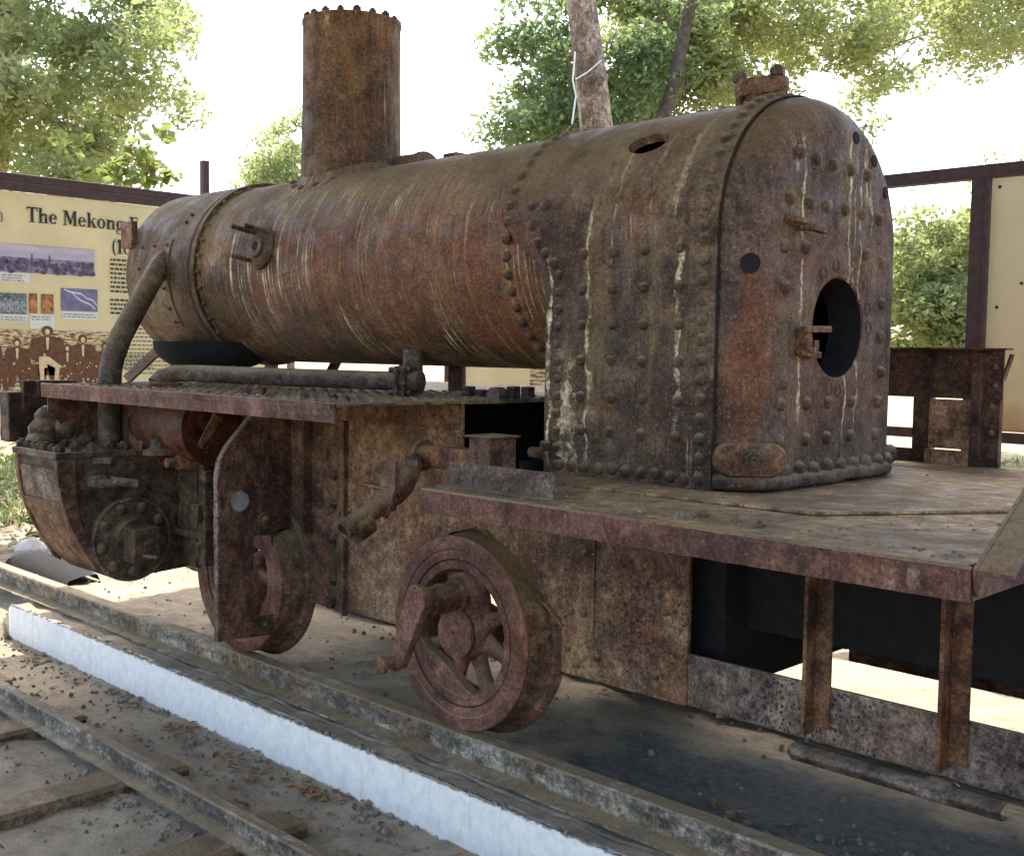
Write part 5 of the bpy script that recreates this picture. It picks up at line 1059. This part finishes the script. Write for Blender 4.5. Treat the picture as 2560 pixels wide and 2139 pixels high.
# fence of display frames along y = -6
FY = -6.0
Fr = thing('board_fence', 'dark brown open frame of posts and rails behind the firebox', 'frame', (4, FY, 0))
part('top_rail', MB().box(.6, 8.95, FY-.035, FY+.035, 2.42, 2.49), 'framewood', Fr, bev=.003)
part('mid_rail', MB().box(.6, 8.95, FY-.03, FY+.03, 1.045, 1.10), 'framewood', Fr, bev=.003)
for x in (2.485, 4.95, 6.6, .6): part('post', MB().box(x-.035, x+.035, FY-.034, FY+.034, 0, 2.42) if x != 2.485 else MB().box(x-.035, x+.035, FY-.034, FY+.034, 0, 2.42), 'framewood', Fr)
part('inner_stile', MB().box(2.425, 2.447, FY+.0, FY+.04, 1.1, 2.42), 'framewood', Fr)
o = part('display_board', MB().box(.64, 2.42, FY-.01, FY+.012, 1.105, 2.415), 'blank', None, label=None); tag(o, 'blank cream board with an orange stain, at the right edge behind the cab', 'information board')
for x, z in ((2.38, 2.37), (2.25, 1.87), (2.37, 1.75)): part('screw', MB().cyl((x, FY+.012, z), (x, FY+.016, z), .009, n=8), 'bolt', o)
o2 = thing('display_board', 'cream board with a sepia picture, glimpsed in the gap below the boiler', 'information board', (5.7, FY, 1.1))
part('panel', MB().box(5.0, 6.57, FY-.01, FY+.012, 1.105, 2.415), 'panel', o2)
part('printed_photo', MB().box(5.0, 5.72, FY+.013, FY+.016, 1.12, 1.7), 'sepbrick', o2)

# ================================================================== TREES
def tri_mesh(name, v, f, rnd, m):
    me = bpy.data.meshes.new(name); k = f.shape[1]
    me.vertices.add(len(v)); me.vertices.foreach_set('co', v.astype(np.float32).ravel()); me.loops.add(f.size); me.loops.foreach_set('vertex_index', f.ravel().astype(np.int32))
    me.polygons.add(len(f)); me.polygons.foreach_set('loop_start', np.arange(0, f.size, k, dtype=np.int32)); me.update(calc_edges=True)
    at = me.attributes.new('rnd', 'FLOAT', 'FACE'); at.data.foreach_set('value', rnd.astype(np.float32)); me.materials.append(m); return me
def leaves(cents, rads, n, size, seed, aspect=.45, flat_=.7):
    rng = np.random.default_rng(seed); K = len(cents); w_ = np.array(rads)**2; idx = rng.choice(K, n, p=w_/w_.sum())
    d = rng.normal(size=(n, 3)); d /= np.linalg.norm(d, axis=1)[:, None]; r = rng.random(n)**.45
    p = np.array(cents)[idx]+d*(r*np.array(rads)[idx])[:, None]*np.array([1, 1, flat_])
    u = rng.normal(size=(n, 3)); u[:, 2] = u[:, 2]*.6-.3; u /= np.linalg.norm(u, axis=1)[:, None]
    t_ = rng.normal(size=(n, 3)); vv = np.cross(u, t_); vv /= np.linalg.norm(vv, axis=1)[:, None]
    s_ = size*rng.uniform(.6, 1.35, n)[:, None]
    a = p-u*s_; b = p+vv*s_*aspect; c_ = p+u*s_; e = p-vv*s_*aspect
    v = np.stack([a, b, c_, e], 1).reshape(-1, 3); f = np.arange(4*n).reshape(-1, 4)
    tone = np.random.default_rng(seed+5).random(K)
    return v, f, np.clip(rng.random(n)*.75+tone[idx]*.25, 0, 1)
def limb(mb, p, q, r0, r1, n=7, wob=.06, sides=9):
    p, q = Vector(p), Vector(q); pts = []
    for i in range(n):
        u = i/(n-1); L_ = (q-p).length; pts.append(p+(q-p)*u+Vector([random.gauss(0, wob*L_*.12)*(0 < i < n-1) for _ in range(3)]))
    mb.tube(pts, 0, sides, rs=[r0+(r1-r0)*i/(n-1)*1. for i in range(n)]); return pts
def tree(name, label, base, top, r0, clumps, nleaf, lsize, leafm, seed, branches=8, flat_=.75, trunkm='bark', grp=None, aspect=.45, wob=.12):
    T = thing(name, label, 'tree', base, grp); mb = MB(); random.seed(seed)
    tp = limb(mb, base, top, r0, r0*.6, 9, wob, 12); part('trunk', mb, trunkm, T, smooth=60)
    cs = [c_[:3] for c_ in clumps]; rs = [c_[3] for c_ in clumps]
    mb = MB()
    for k in range(min(branches, len(cs))):
        c_ = cs[(k*7) % len(cs)]; s_ = tp[random.randint(len(tp)//2, len(tp)-1)]; limb(mb, s_, c_, r0*.16, r0*.03, 7, .3, 6)
        for _ in range(4): c2_ = cs[random.randrange(len(cs))]; 
    part('branches', mb, trunkm, T, smooth=60)
    v, f, rn = leaves(cs, rs, nleaf, lsize, seed, aspect, flat_); me = tri_mesh('crown', v, f, rn, M[leafm]); link('crown', me, T, (0, 0, 0))
    return T
FWD, RT, DN = np.array(fw), np.array(r2), np.array(d2)
def dirv(px, py): return RT*((px-1280)/2832.3)+DN*((py-1069.5)/2832.3)+FWD
def region(boxes, n, dist, dspread, rad, seed, jitter=.6):
    rng = np.random.default_rng(seed); out = []; ar = np.array([(b[2]-b[0])*(b[3]-b[1])*b[4] for b in boxes], float); ar /= ar.sum()
    for _ in range(n):
        b = boxes[rng.choice(len(boxes), p=ar)]; D = dist+rng.uniform(-1, 1)*dspread; p = np.array(CAM)+dirv(rng.uniform(b[0], b[2]), rng.uniform(b[1], b[3]))*D
        out.append((*p, rad*rng.uniform(.5, 1.3)))
    return out
def gp(px, py, D): return tuple(np.array(CAM)+dirv(px, py)*D)
def base_of(px, D): p = np.array(CAM)+dirv(px, 900)*D; return (p[0], p[1], -.02)
# left big tree
tree('broadleaf_tree', 'large yellow-green tree filling the upper left behind the board', base_of(-160, 15), gp(100, -250, 15), .22,
     region([(-500, -500, 330, 480, 1), (0, -100, 470, 130, 1), (300, -300, 480, 100, .5), (200, 100, 430, 300, .7), (200, 330, 440, 500, .8), (0, 200, 250, 480, 1), (330, 100, 460, 280, .5)], 190, 14.5, 2.0, .42, 1), 72000, .048, 'leafy', 21, 14)
tree('leafy_sapling', 'sapling with large ragged yellowing leaves just above the left board', base_of(230, 11.5), gp(300, 420, 11.5), .03,
     region([(150, 330, 460, 470, 1), (260, 400, 420, 500, 1)], 26, 11.5, .3, .16, 2), 260, .075, 'leafbig', 22, 14, aspect=.6)
tree('slender_tree', 'small pale tree beside the chimney against the sky', base_of(720, 22), gp(730, 380, 22), .09,
     region([(620, 380, 770, 560, 1), (700, 230, 770, 330, .9), (650, 300, 770, 400, .7)], 40, 22, .8, .36, 3), 7000, .055, 'leafy', 23, 10)
# central tree with the leaning pale trunk
random.seed(5)
tree('pale_trunk_tree', 'dark green tree with a thick pale leaning trunk behind the boiler', base_of(1595, 11), gp(1428, -260, 11), .215,
     region([(1240, 100, 1450, 370, 1.2), (1300, -100, 1500, 120, .9), (1250, 230, 1480, 380, 1.2), (1490, 100, 1640, 320, .9), (1540, -50, 1760, 240, .6)], 80, 12.8, .7, .32, 4), 20000, .043, 'leafd', 24, 5, wob=.01)
tree('leaning_tree', 'slim dark trunked tree leaning right behind the firebox crown', base_of(1330, 12.0), gp(1800, -130, 12.0), .10,
     region([(1540, -50, 1900, 200, 1), (1480, 150, 1850, 340, .9)], 60, 13.6, .5, .38, 5), 13000, .045, 'leafr', 25, 8, trunkm='barkd', wob=.05)
tree('canopy_tree', 'wide light green canopy spreading across the upper right', base_of(3050, 16), gp(2850, -400, 16), .24,
     region([(1500, -200, 2700, 110, 1.3), (1650, 80, 2300, 260, 1.), (1850, 220, 2200, 350, .55), (2150, 60, 2400, 250, .35), (2350, -100, 2700, 160, .9)], 190, 15, 2.2, .40, 6), 46000, .047, 'leafr', 26, 16)
tree('bushy_tree', 'bright leafy small tree seen through the open frame on the right', base_of(2330, 17), gp(2330, 640, 17), .10,
     region([(2180, 560, 2480, 900, 1), (2320, 520, 2480, 800, .7), (2230, 640, 2450, 900, 1)], 80, 17, 1.2, .42, 7), 26000, .06, 'leafy', 27, 12)
tree('bushy_tree', 'dark green shrub crown standing against the right post of the open frame', base_of(2440, 19), gp(2430, 680, 19), .10,
     region([(2340, 600, 2480, 820, 1)], 26, 18.5, .8, .4, 8), 8000, .06, 'leafd', 28, 8)
tree('distant_tree', 'distant treetop just above the blank board at the right edge', base_of(2560, 30), gp(2550, 430, 30), .12,
     region([(2470, 385, 2640, 470, 1)], 16, 30, 1, .45, 9), 2600, .07, 'leafy', 29, 5)
tree('distant_tree', 'low distant bush under the left board behind the beam', base_of(-60, 20), gp(-40, 930, 20), .1,
     region([(-300, 880, 80, 1010, 1)], 20, 20, 1, .3, 10), 3000, .06, 'leafy', 30, 5)
# white string hanging from the pale trunk
mb = MB().tube([gp(1438, 130, 10.7), gp(1432, 200, 10.7), gp(1440, 240, 10.7), gp(1430, 310, 10.7)], .008, 6).tube([gp(1440, 198, 10.7), gp(1470, 180, 10.8), gp(1505, 150, 10.8)], .006, 6)
tag(part('string', mb, 'caption', None, smooth=60), 'white string tied round the pale tree trunk', 'string')
